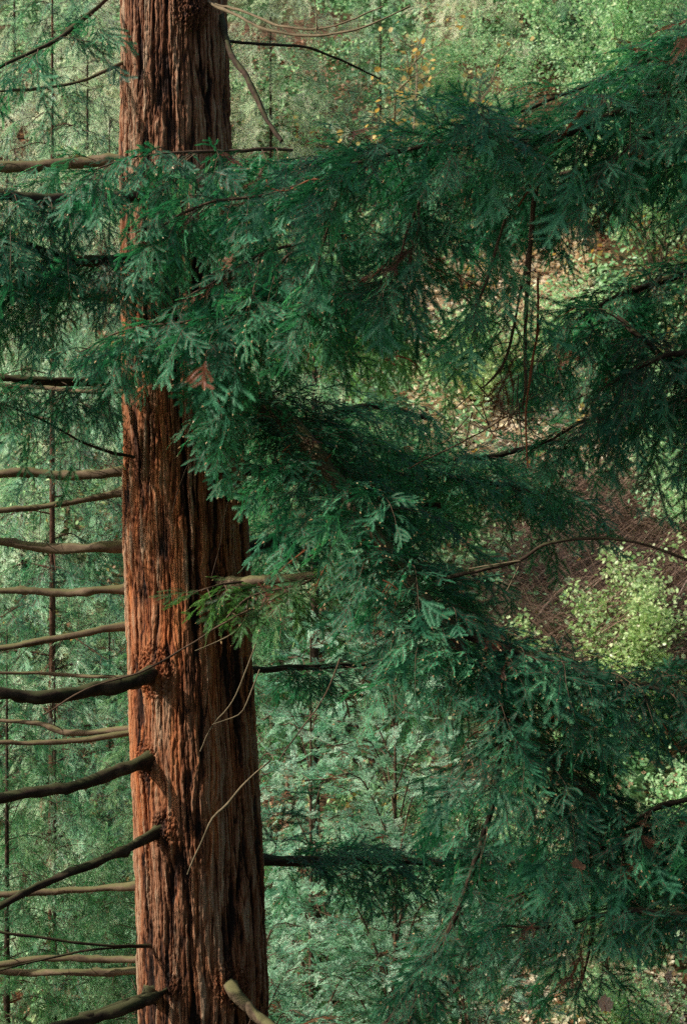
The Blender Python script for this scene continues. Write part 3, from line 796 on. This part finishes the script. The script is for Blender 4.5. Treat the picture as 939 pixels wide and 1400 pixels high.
# --- bare branches / hanging twigs
BARE = [
    ([(585, 800, 13.6, 7), (620, 788, 13.6, 6), (665, 776, 13.5, 6), (710, 765, 13.4, 5), (745, 745, 13.3, 5), (790, 737, 13.2, 5), (835, 735, 13.1, 5), (880, 742, 13., 4), (939, 765, 12.9, 4), (1010, 800, 12.9, 3)], M_LIMBD, 'F'),
    ([(640, 778, 13.5, 2), (700, 768, 13.4, 2), (712, 765, 13.4, 2)], M_TWIGP, 'F'),
    ([(712, 765, 13.4, 2), (705, 785, 13.4, 2), (694, 808, 13.4, 1.5)], M_TWIGP, 'F'),
    ([(430, 790, 14.6, 3), (360, 825, 14.6, 3), (310, 850, 14.6, 3), (250, 888, 14.6, 3), (190, 920, 14.5, 3), (120, 940, 14.4, 2.5), (60, 975, 14.4, 2)], M_TWIG, 'B'),
    ([(340, 840, 14.6, 2), (320, 865, 14.6, 2), (290, 880, 14.6, 2), (266, 888, 14.6, 1.5)], M_TWIGP, 'B'),
    ([(350, 880, 14.6, 2), (335, 920, 14.6, 2), (312, 965, 14.6, 2), (290, 990, 14.6, 2), (273, 1028, 14.6, 1.5)], M_TWIGP, 'B'),
    ([(355, 915, 14.6, 2), (345, 940, 14.6, 2), (332, 970, 14.6, 2), (318, 980, 14.6, 1.8), (292, 990, 14.6, 1.5)], M_TWIGP, 'B'),
    ([(370, 1040, 14.7, 3), (340, 1065, 14.7, 2.5), (310, 1100, 14.7, 3.5), (290, 1120, 14.7, 3.5), (275, 1150, 14.7, 2.5), (256, 1195, 14.7, 2)], M_TWIGP, 'D'),
    ([(292, 560, 14.6, 2), (285, 590, 14.6, 2), (262, 630, 14.6, 2), (245, 670, 14.6, 1.5), (235, 700, 14.6, 1)], M_TWIG, 'Q'),
    ([(345, 620, 14.8, 1.6), (325, 650, 14.8, 1.6), (310, 700, 14.8, 1.5), (300, 750, 14.8, 1.2), (287, 790, 14.8, 1)], M_TWIG, 'F'),
    ([(365, 245, 13.2, 3), (370, 258, 13.2, 3), (395, 262, 13.2, 3), (430, 248, 13.1, 3), (470, 256, 13.1, 2)], M_TWIGR, 'N'),
    ([(640, 290, 12.7, 2.5), (590, 325, 12.8, 2.5), (540, 355, 12.9, 2.5), (500, 385, 13., 2)], M_TWIG, 'Q'),
    ([(430, 0, 14.8, 2), (434, 25, 14.8, 2), (433, 50, 14.8, 1.5)], M_TWIGP, 'J'),
    ([(560, 640, 13.8, 2), (600, 620, 13.5, 2), (660, 590, 13.2, 2), (700, 568, 13.1, 2), (760, 560, 13., 1.5)], M_TWIG, 'L'),
    ([(465, 900, 13.6, 2.5), (440, 960, 13.6, 2), (420, 990, 13.6, 2), (380, 1040, 13.6, 1.5)], M_TWIG, 'F'),
]
for pts, m, par in BARE:
    limb(RL[par][0], pts, m, wob=.03, sides=6, name='bare_twig', knots=0)
# dry reddish sprigs scattered in the boughs
for n_ in range(60):
    r = random.Random(300 + n_)
    pp = random.Random(77 + n_).choice(['F', 'G', 'D', 'F', 'F', 'N', 'Q', 'L'])
    o, path = RL[pp]
    i = r.randrange(len(path) // 6, len(path) - 2); a = path[i, :3] + np.array([r.uniform(-.3, .3), r.uniform(-.5, 0), r.uniform(-.6, .05)])
    L = r.uniform(.12, .4); d = nrm(np.array([r.uniform(-.6, .6), r.uniform(-.3, .3), -r.uniform(.2, 1)])) * L
    mb = MB(); tube(mb, smoothpath([[*a, .006], [*(a + d * .5 + np.array([r.uniform(-.04, .04), 0, .02])), .005], [*(a + d), .002]], .04), 5)
    for q in range(4):
        b = a + d * r.random(); e = b + np.array([r.uniform(-.07, .07), r.uniform(-.05, .05), -r.uniform(.01, .08)])
        tube(mb, smoothpath([[*b, .003], [*e, .0012]], .03), 4)
    mb.build('dead_sprig', M_TWIGR, o, origin=a)


# ------------------------------------------------------------------ background conifers
def conifer(name, x, y, H, R, mats, label, group=None, tmpl=FAR, nlimb=40, droop=.5, lift=.05, tone=.4, crown0=.08, tr=.13, seed=0,
            spacing=.28, sl=(.5, 1.1), gap=.18, cat='tree', scale=1., tmat=M_TRUNK2, lean=0., front_only=False, limbs_parts=True, shape=.7, tonevar=.14, solo=True):
    global RNG
    RNG = np.random.default_rng(1000 + seed); r = random.Random(seed)
    z0 = float(gz(x, y)); org = np.array([x, y, z0])
    T = empty(name, org, label, cat, group)
    mb = MB()
    tp = smoothpath([[x, y, z0 - .3, tr * 1.3], [x + lean * .3, y, z0 + H * .3, tr * .85], [x + lean * .7, y, z0 + H * .7, tr * .45], [x + lean, y, z0 + H, .012]], .2)
    tube(mb, tp, 10, 0, .5, .25, seed)
    mb.build('trunk', tmat, T, smooth=True, origin=org)
    f = Foliage(tmpl); bm_ = MB()
    for k in range(nlimb):
        u = crown0 + (1 - crown0) * (k + r.random() * .8) / nlimb
        a = k * 2.399 + r.uniform(-.4, .4)
        z = z0 + H * u; c = np.array([x + lean * u, y, z])
        Lm = R * ((1 - u) ** shape) * r.uniform(.75, 1.15) + .15
        d = np.array([math.cos(a), math.sin(a), 0])
        p = [[*c, tr * .22 * (1 - u) + .008], [*(c + d * Lm * .35 + UP * (lift * Lm)), tr * .16 * (1 - u) + .006],
             [*(c + d * Lm * .7 + UP * (lift - droop * .22) * Lm), .008], [*(c + d * Lm + UP * (lift - droop * .42) * Lm), .004]]
        path = smoothpath(p, .12)
        if solo:
            b1 = MB(); tube(b1, path, 5); b1.build('branch', tmat, T, smooth=True, origin=path[0, :3])
        else:
            tube(bm_, path, 5)
        grow(f, path, start=.15, spacing=spacing, length=(sl[0] * min(1, Lm / R + .3), sl[1] * min(1, Lm / R + .3)), droop=droop, spray_gap=gap,
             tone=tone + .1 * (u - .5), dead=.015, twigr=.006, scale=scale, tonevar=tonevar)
    if not solo: bm_.build('branches', tmat, T, smooth=True, origin=org)
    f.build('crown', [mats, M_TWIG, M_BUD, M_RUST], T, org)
    return T, f.count


def dup(T, loc, rz, s, label, sz=None):
    c = T.copy(); COL.objects.link(c); c.location = loc; c.rotation_euler = (0, 0, rz); c.scale = (s, s, sz or s); c['label'] = label
    WL[c.name] = np.asarray(loc, float)
    for ch in list(T.children):
        k = ch.copy(); COL.objects.link(k); k.parent = c
    return c


def at(px, d):
    x = (px - 469.5) / FPX * d
    return x, d


G1 = 'conifers growing on the slope behind'
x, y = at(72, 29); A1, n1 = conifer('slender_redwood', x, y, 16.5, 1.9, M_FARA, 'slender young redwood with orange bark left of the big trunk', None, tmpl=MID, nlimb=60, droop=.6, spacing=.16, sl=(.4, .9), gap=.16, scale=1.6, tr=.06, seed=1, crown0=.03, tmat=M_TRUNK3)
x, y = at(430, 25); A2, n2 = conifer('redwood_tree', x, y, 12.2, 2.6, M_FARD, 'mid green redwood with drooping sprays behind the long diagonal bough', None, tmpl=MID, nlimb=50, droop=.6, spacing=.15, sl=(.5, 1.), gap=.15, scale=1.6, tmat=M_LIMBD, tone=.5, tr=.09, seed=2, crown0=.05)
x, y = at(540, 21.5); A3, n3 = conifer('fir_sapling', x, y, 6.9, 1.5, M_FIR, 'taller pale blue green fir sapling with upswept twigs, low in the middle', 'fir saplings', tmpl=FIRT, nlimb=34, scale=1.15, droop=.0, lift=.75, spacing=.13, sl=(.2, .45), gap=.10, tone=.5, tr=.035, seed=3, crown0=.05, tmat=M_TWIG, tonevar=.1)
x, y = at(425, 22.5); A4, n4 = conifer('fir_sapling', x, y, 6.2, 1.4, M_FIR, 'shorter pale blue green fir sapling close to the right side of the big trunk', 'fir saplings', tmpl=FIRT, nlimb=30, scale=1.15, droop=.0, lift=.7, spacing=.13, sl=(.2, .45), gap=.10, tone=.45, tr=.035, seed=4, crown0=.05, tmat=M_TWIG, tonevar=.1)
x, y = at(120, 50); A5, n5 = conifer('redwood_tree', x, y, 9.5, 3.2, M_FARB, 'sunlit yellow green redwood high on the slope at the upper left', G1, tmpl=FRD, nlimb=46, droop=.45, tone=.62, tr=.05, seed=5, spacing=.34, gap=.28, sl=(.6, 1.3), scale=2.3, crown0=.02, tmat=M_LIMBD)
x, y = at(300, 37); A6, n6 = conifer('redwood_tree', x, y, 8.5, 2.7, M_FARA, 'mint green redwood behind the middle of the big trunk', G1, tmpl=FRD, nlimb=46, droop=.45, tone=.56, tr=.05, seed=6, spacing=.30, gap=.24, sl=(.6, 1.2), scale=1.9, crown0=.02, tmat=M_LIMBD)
print('sprays', n1, n2, n3, n4, n5, n6)


def place(T, px, d, s, label, rz, sz=None, dz=0):
    x, y = at(px, d)
    return dup(T, (x, y, float(gz(x, y)) + dz), rz, s, label, sz)


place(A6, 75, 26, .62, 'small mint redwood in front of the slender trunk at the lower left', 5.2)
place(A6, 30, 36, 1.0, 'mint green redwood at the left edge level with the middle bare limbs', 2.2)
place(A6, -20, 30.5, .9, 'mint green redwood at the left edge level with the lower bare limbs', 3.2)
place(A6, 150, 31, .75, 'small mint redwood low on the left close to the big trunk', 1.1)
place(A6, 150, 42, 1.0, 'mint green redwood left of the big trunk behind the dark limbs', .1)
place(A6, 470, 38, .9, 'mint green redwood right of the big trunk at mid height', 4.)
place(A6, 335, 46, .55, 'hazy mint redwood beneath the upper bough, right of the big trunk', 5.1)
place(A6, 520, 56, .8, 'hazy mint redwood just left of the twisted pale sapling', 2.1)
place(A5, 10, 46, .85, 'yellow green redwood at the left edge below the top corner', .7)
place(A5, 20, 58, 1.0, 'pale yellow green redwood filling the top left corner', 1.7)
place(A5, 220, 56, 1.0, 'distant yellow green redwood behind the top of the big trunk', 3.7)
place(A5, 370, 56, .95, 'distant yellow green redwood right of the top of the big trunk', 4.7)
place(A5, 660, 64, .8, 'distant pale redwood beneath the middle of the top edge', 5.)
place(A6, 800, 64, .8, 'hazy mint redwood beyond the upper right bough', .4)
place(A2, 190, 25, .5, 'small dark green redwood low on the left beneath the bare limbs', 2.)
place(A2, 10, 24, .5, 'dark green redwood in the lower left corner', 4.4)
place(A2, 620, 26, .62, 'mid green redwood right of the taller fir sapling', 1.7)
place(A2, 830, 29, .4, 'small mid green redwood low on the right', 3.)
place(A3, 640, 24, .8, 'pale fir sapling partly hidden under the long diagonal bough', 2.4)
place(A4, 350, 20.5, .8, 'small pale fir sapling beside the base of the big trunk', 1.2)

# unseen tree left of the frame, added to shade the boughs, is built further down
RNG = np.random.default_rng(5)


# ------------------------------------------------------------------ leafy shrubs
def leaf_tmpl(w=.5):
    V = np.array([[0, 0, 0], [.35, w * .5, .03], [.75, w * .42, .0], [1, 0, -.08], [.75, -w * .42, .0], [.35, -w * .5, .03]])
    return V, np.array([[0, 1, 2, 3], [0, 3, 4, 5]])


def leaves(mb, C, size, rg, mat=0, tone=.5, w=.55, updir=.5, tonevar=.2):
    V, F = leaf_tmpl(w)
    n = len(C)
    f = rg.normal(size=(n, 3)) * [1, 1, .6]; f /= np.linalg.norm(f, axis=1)[:, None]
    nn = rg.normal(size=(n, 3)) + [0, 0, updir * 2]; nn -= f * (nn * f).sum(1)[:, None]; nn /= np.linalg.norm(nn, axis=1)[:, None]
    l = np.cross(nn, f); s = size * rg.uniform(.6, 1.3, n)
    R = np.stack([f, l, nn], 1) * s[:, None, None]
    W = np.einsum('vi,nij->nvj', V, R) + C[:, None, :]
    FF = F[None] + (np.arange(n) * len(V))[:, None, None]
    t = tone + rg.normal(size=n) * tonevar
    mb.add(W.reshape(-1, 3), FF.reshape(-1, 4), mat, np.repeat(t, len(V)))


def shrub(name, x, y, H, R, leafm, label, seed, stems=9, leafsize=.05, nleaf=5000, tone=.5, cat='shrub', group=None, stemm=M_TWIG, twist=.12, w=.55, sr=.02):
    rg = np.random.default_rng(seed); r = random.Random(seed)
    z0 = float(gz(x, y)); org = np.array([x, y, z0])
    T = empty(name, org, label, cat, group)
    sm = MB(); tips = []
    for k in range(stems):
        a = r.uniform(0, 6.28); d = np.array([math.cos(a), math.sin(a), 0])
        q = org + d * .08; dr = nrm(d * r.uniform(.1, .9) * R / H * 1.4 + UP); L = H * r.uniform(.7, 1.05)
        pts = [[*(q - UP * .1), sr]]; n = 9
        for j in range(n):
            dr = nrm(dr + rg.normal(size=3) * twist); q = q + dr * L / n
            pts.append([*q, sr * (1 - .8 * j / n)])
            if j > 1:
                for b in range(3):
                    bd = nrm(dr + rg.normal(size=3) * .9); bl = L * r.uniform(.08, .22)
                    e = q + bd * bl; m_ = q + bd * bl * .5 + rg.normal(size=3) * .04
                    tube(sm, smoothpath([[*q, sr * .3], [*m_, sr * .2], [*e, sr * .1]], .1), 4)
                    for u in (.35, .6, .8, 1.): tips.append(q + (e - q) * u)
        tube(sm, smoothpath(pts, .12), 6)
    sm.build('stems', stemm, T, smooth=True, origin=org)
    tips = np.array(tips)
    if nleaf:
        C = tips[rg.integers(0, len(tips), nleaf)] + rg.normal(size=(nleaf, 3)) * leafsize * 1.3
        mb = MB(); leaves(mb, C, leafsize, rg, 0, tone, w)
        mb.build('leaves', leafm, T, origin=org)
    return T


x, y = at(830, 36); S1 = shrub('leafy_shrub', x, y, 2.9, 2.3, M_PALE, 'bright shrub with small pale round leaves below the brown brush', 1, nleaf=6000, leafsize=.08, stems=16, tone=.5, w=.8)
x, y = at(915, 35); shrub('leafy_shrub', x, y, 2.1, 1.7, M_PALE, 'lower pale leafy shrub against the right edge', 2, nleaf=6000, leafsize=.08, tone=.55, w=.8)
x, y = at(690, 45); dup(S1, (x, y, float(gz(x, y))), 2.2, .75, 'pale sunlit shrub in the bright gap beside the hanging dead stem')
x, y = at(900, 50); S3 = shrub('broadleaf_tree', x, y, 5.5, 2.6, M_BROAD, 'sunlit yellow green broadleaf tree at the right edge below the upper bough', 3, nleaf=14000, leafsize=.10, stems=14, tone=.5, cat='tree')
x, y = at(860, 60); dup(S3, (x, y, float(gz(x, y))), 1, 1.2, 'tall bright broadleaf tree in the top right corner')
x, y = at(720, 66); dup(S3, (x, y, float(gz(x, y))), 2.3, 1.15, 'bright broadleaf tree along the top edge right of centre')
x, y = at(620, 57); dup(S3, (x, y, float(gz(x, y))), 4.3, .75, 'yellowish broadleaf tree behind the twisted bare sapling')
x, y = at(960, 40); dup(S3, (x, y, float(gz(x, y))), 3.3, .8, 'half seen broadleaf tree outside the right edge of the brush')
x, y = at(560, 52); S4 = shrub('maple_sapling', x, y, 7.2, 2.0, M_YELL, 'twisted pale bare sapling with a few yellow leaves near the top', 6, nleaf=420, leafsize=.15, stems=6, tone=.6, cat='tree', stemm=M_TWIGP, twist=.34, w=.9, sr=.055)
x, y = at(700, 32); S5 = shrub('leafy_shrub', x, y, 1.6, 1.3, M_BROAD, 'yellow green shrub low on the right above the leaf litter', 7, nleaf=3500, leafsize=.07, stems=9, tone=.55)
x, y = at(600, 31); dup(S5, (x, y, float(gz(x, y))), 2, .9, 'small yellow green shrub at the bottom edge right of centre')
x, y = at(640, 46); dup(S5, (x, y, float(gz(x, y))), 2.5, 1.2, 'sunlit shrub on the littered slope seen through the gap in the boughs')
x, y = at(760, 47); dup(S5, (x, y, float(gz(x, y))), 3.5, 1.2, 'sunlit shrub right of the hanging dead stem')
x, y = at(905, 32); dup(S5, (x, y, float(gz(x, y))), 5.5, 1.0, 'yellow green shrub below the pale shrub at the right edge')
x, y = at(20, 40); dup(S5, (x, y, float(gz(x, y))), .5, 1.6, 'yellow green shrub at the left edge behind the bare limbs')


for k_, (px_, d_, s_, lb_) in enumerate([(735, 26, .7, 'yellow tinged shrub glimpsed under the lowest bough right of centre'), (880, 28, .9, 'bright shrub beneath the right end of the diagonal bough'), (930, 33, 1.1, 'bright yellow green shrub at the right edge above the lowest bough'), (800, 31, .9, 'sunlit shrub seen through the lower right boughs')]):
    x, y = at(px_, d_); dup(S5, (x, y, float(gz(x, y))), k_ * 1.3, s_, lb_)

# ------------------------------------------------------------------ ground cover and litter, dry brush
def scatter(name, n, xr, yr, size, mat, tone, seed, lift=.15, dens=None, w=.5, updir=.6, label=None, cat=None):
    rg = np.random.default_rng(seed)
    X = rg.uniform(*xr, n); Y = rg.uniform(*yr, n)
    k = vnoise(X * .5 + 200, Y * .5, seed)
    m = k > (dens if dens is not None else 0)
    X, Y = X[m], Y[m]
    C = np.stack([X, Y, gz(X, Y) + rg.uniform(.01, lift, len(X)) * (.3 + 1.4 * vnoise(X * 1.5, Y * 1.5 + 50, seed + 1))], -1)
    mb = MB(); leaves(mb, C, size, rg, 0, tone, w, updir)
    o = mb.build(name, mat)
    o['kind'] = 'stuff'
    if label: tag(o, label, cat)
    return o


scatter('ground_cover', 120000, (-13, 16), (26, 72), .16, M_BROAD, .38, 21, lift=.8, dens=.42, label='low green undergrowth covering the sunlit hillside', cat='ground cover')
scatter('leaf_litter', 90000, (-13, 16), (22, 66), .11, M_DEADL, .5, 22, lift=.06, dens=.0, w=.8, updir=1.2, label='fallen tan and pinkish dry leaves on the slope', cat='leaf litter')


scatter('yellow_leaf_litter', 7000, (-9, 14), (22, 60), .15, M_YELL, .5, 26, lift=.5, dens=.5, w=.9, label='scattered yellow leaves lying among the undergrowth', cat='leaf litter')

scatter('sunlit_leaf_litter', 16000, (1.6, 6.5), (43, 53), .16, M_CREAM, .75, 29, lift=.12, dens=.0, w=.8, updir=1.0, label='pale tan dry leaves in the sunlit gap right of centre', cat='leaf litter')  # paler leaves laid here to make the gap look brighter
scatter('fallen_leaf_litter', 9000, (1.2, 5.2), (24, 34), .13, M_CREAM, .75, 30, lift=.1, dens=.0, w=.8, updir=1.0, label='rusty and tan dry leaves on the ground at the bottom right of centre', cat='leaf litter')


def brush(n, seed):
    rg = np.random.default_rng(seed); mb = MB()
    for i in range(n):
        px = rg.uniform(690, 1040); d = rg.uniform(35.5, 42)
        x = (px - 469.5) / FPX * d; z = float(gz(x, d)) + rg.uniform(0, .6)
        a = np.array([x, d, z]); ang = rg.normal() * .8; L = rg.uniform(.6, 2.2)
        dr = np.array([math.cos(ang) * (1 if rg.random() < .5 else -1), rg.normal() * .3, abs(rg.normal()) * .5])
        b = a + dr * L * .5 + UP * rg.uniform(.0, .5); c = a + dr * L + UP * rg.uniform(-.5, .2)
        t = np.linspace(0, 1, 6)[:, None]
        p = (1 - t) ** 2 * a + 2 * t * (1 - t) * b + t ** 2 * c
        r = .009 * (1 - .6 * t) * rg.uniform(.5, 1.3)
        tube(mb, np.hstack([p, r]), 3, 0, rg.uniform(0, 1))
    o = mb.build('dry_brush', M_BRUSH); o['kind'] = 'stuff'
    tag(o, 'tangled thicket of dry reddish brown stems on the slope at right', 'dry brush')


brush(5200, 31)

# ------------------------------------------------------------------ caught maple leaves
def maple(px, py, d, s, rot, label, tone, seed):
    r = random.Random(seed)
    V = [(0, 0, 0)]; n = 20
    lobes = [1, .7, .78, .62, .9, .66, .74, .6, .8, .5, .55, .5, .8, .6, .74, .66, .9, .62, .78, .7]
    for i in range(n):
        a = math.pi / 2 + 2 * math.pi * i / n; q = lobes[i] 
        V.append((math.cos(a) * q, math.sin(a) * q, .45 * (q ** 2) * r.uniform(.2, 1)))
    V = np.array(V) * s
    from mathutils import Euler
    R = np.array(Euler(rot).to_matrix()); c = P(px, py, d)
    mb = MB(); mb.add(V @ R.T + c, [(0, 1 + i, 1 + (i + 1) % n) for i in range(n)], 0, tone)
    stem = np.array([[0, 0, 0], [0, -s * .6, .01], [s * .1, -s * 1.3, -.02]]) @ R.T + c
    st = MB(); tube(st, smoothpath(np.hstack([stem, [[.0025], [.002], [.0015]]]), .03), 4)
    o = mb.build('fallen_leaf', M_DEADL, origin=c); tag(o, label, 'leaf', 'dead leaves caught on the boughs')
    st.build('leaf_stalk', M_TWIGR, o, origin=c)


maple(826, 1374, 12.0, .075, (1.2, .2, .4), 'larger golden dead maple leaf caught low on the boughs', .8, 1)
maple(912, 1336, 12.0, .06, (1.4, -.4, 1.), 'pale pinkish dead leaf caught near the bottom right corner', .95, 2)
maple(932, 62, 11.9, .06, (1.3, .5, .2), 'orange dead leaf caught on the bough at the top right edge', .35, 3)
maple(438, 300, 12.8, .035, (1.2, .3, 2.), 'small tan dead leaf caught in the sprays right of the trunk', .7, 4)
maple(790, 1185, 12.4, .07, (.5, .1, .3), 'curled rusty dead leaf lying on the lower right bough', .3, 5)
maple(645, 1045, 13., .03, (1.2, .1, 1.3), 'tiny pink dead leaf in the middle of the diagonal bough', .9, 6)

# ------------------------------------------------------------------ unseen redwoods added outside the frame to hold back light
x, y = -9.2, 8.6
SH, ns = conifer('redwood_tree', x, y, 21, 2.6, M_FARD, 'unseen redwood added outside the left edge to shade the near boughs', None, tmpl=FAR, nlimb=110, droop=.45, tone=.4, tr=.3, seed=9, solo=False, spacing=.20, crown0=.12, shape=.25, gap=.13, scale=1.25)

for k_, (x, y, rz_, lb_) in enumerate([(8.3, 13.5, 1., 'unseen tall redwood added beyond the right edge to block sky light'), (6.0, 4.5, 2., 'redwood on the near slope right of the viewpoint'), (9.8, 20., 3., 'unseen redwood added across the gully to block sky light from the right')]):
    dup(SH, (x, y, float(gz(x, y))), rz_, 1., lb_)

# ------------------------------------------------------------------ light, world, camera
SUN_AZ = math.radians(-78)     # direction to the sun: x=sin, y=-cos (left, a little in front)
EL = math.radians(35)
sd = np.array([math.sin(SUN_AZ) * math.cos(EL), -math.cos(SUN_AZ) * math.cos(EL), math.sin(EL)])
ld = bpy.data.lights.new('sun', 'SUN'); ld.energy = 5.0; ld.angle = math.radians(.5); ld.color = (1, .93, .82)
lo = bpy.data.objects.new('sun', ld); COL.objects.link(lo)
lo.rotation_euler = Vector(sd).to_track_quat('Z', 'Y').to_euler(); lo.location = (-20, -5, 30)

w = bpy.data.worlds.new('World'); scene.world = w; w.use_nodes = True
nt = w.node_tree
sky = nt.nodes.new('ShaderNodeTexSky'); sky.sky_type = 'NISHITA'; sky.sun_disc = False
sky.sun_elevation = EL; sky.sun_rotation = math.atan2(sd[0], sd[1]); sky.air_density = 1.; sky.dust_density = 3.; sky.ozone_density = 1.
bg = nt.nodes['Background']; bg.inputs[1].default_value = .15
nt.links.new(sky.outputs[0], bg.inputs[0])

cd = bpy.data.cameras.new('camera'); cam = bpy.data.objects.new('camera', cd); COL.objects.link(cam)
cam.location = (0, 0, ZC); cam.rotation_euler = (math.radians(90), 0, 0)
cd.sensor_fit = 'VERTICAL'; cd.sensor_height = 36; cd.lens = 36 * FPX / 1400
cd.clip_end = 2000
cd.dof.use_dof = True; cd.dof.focus_distance = 14.8; cd.dof.aperture_fstop = 4.5
scene.camera = cam
scene.view_settings.view_transform = 'Standard'; scene.view_settings.look = 'None'
scene.view_settings.exposure = 0; scene.view_settings.gamma = 1
scene.render.engine = 'CYCLES'
scene.cycles.max_bounces = 6; scene.cycles.diffuse_bounces = 4; scene.cycles.transmission_bounces = 3; scene.cycles.glossy_bounces = 2
scene.cycles.use_denoising = False
scene.cycles.volume_bounces = 0
scene.cycles.sample_clamp_indirect = 2.5
scene.render.use_persistent_data = False
print('mesh faces', sum(len(m.polygons) for m in bpy.data.meshes))
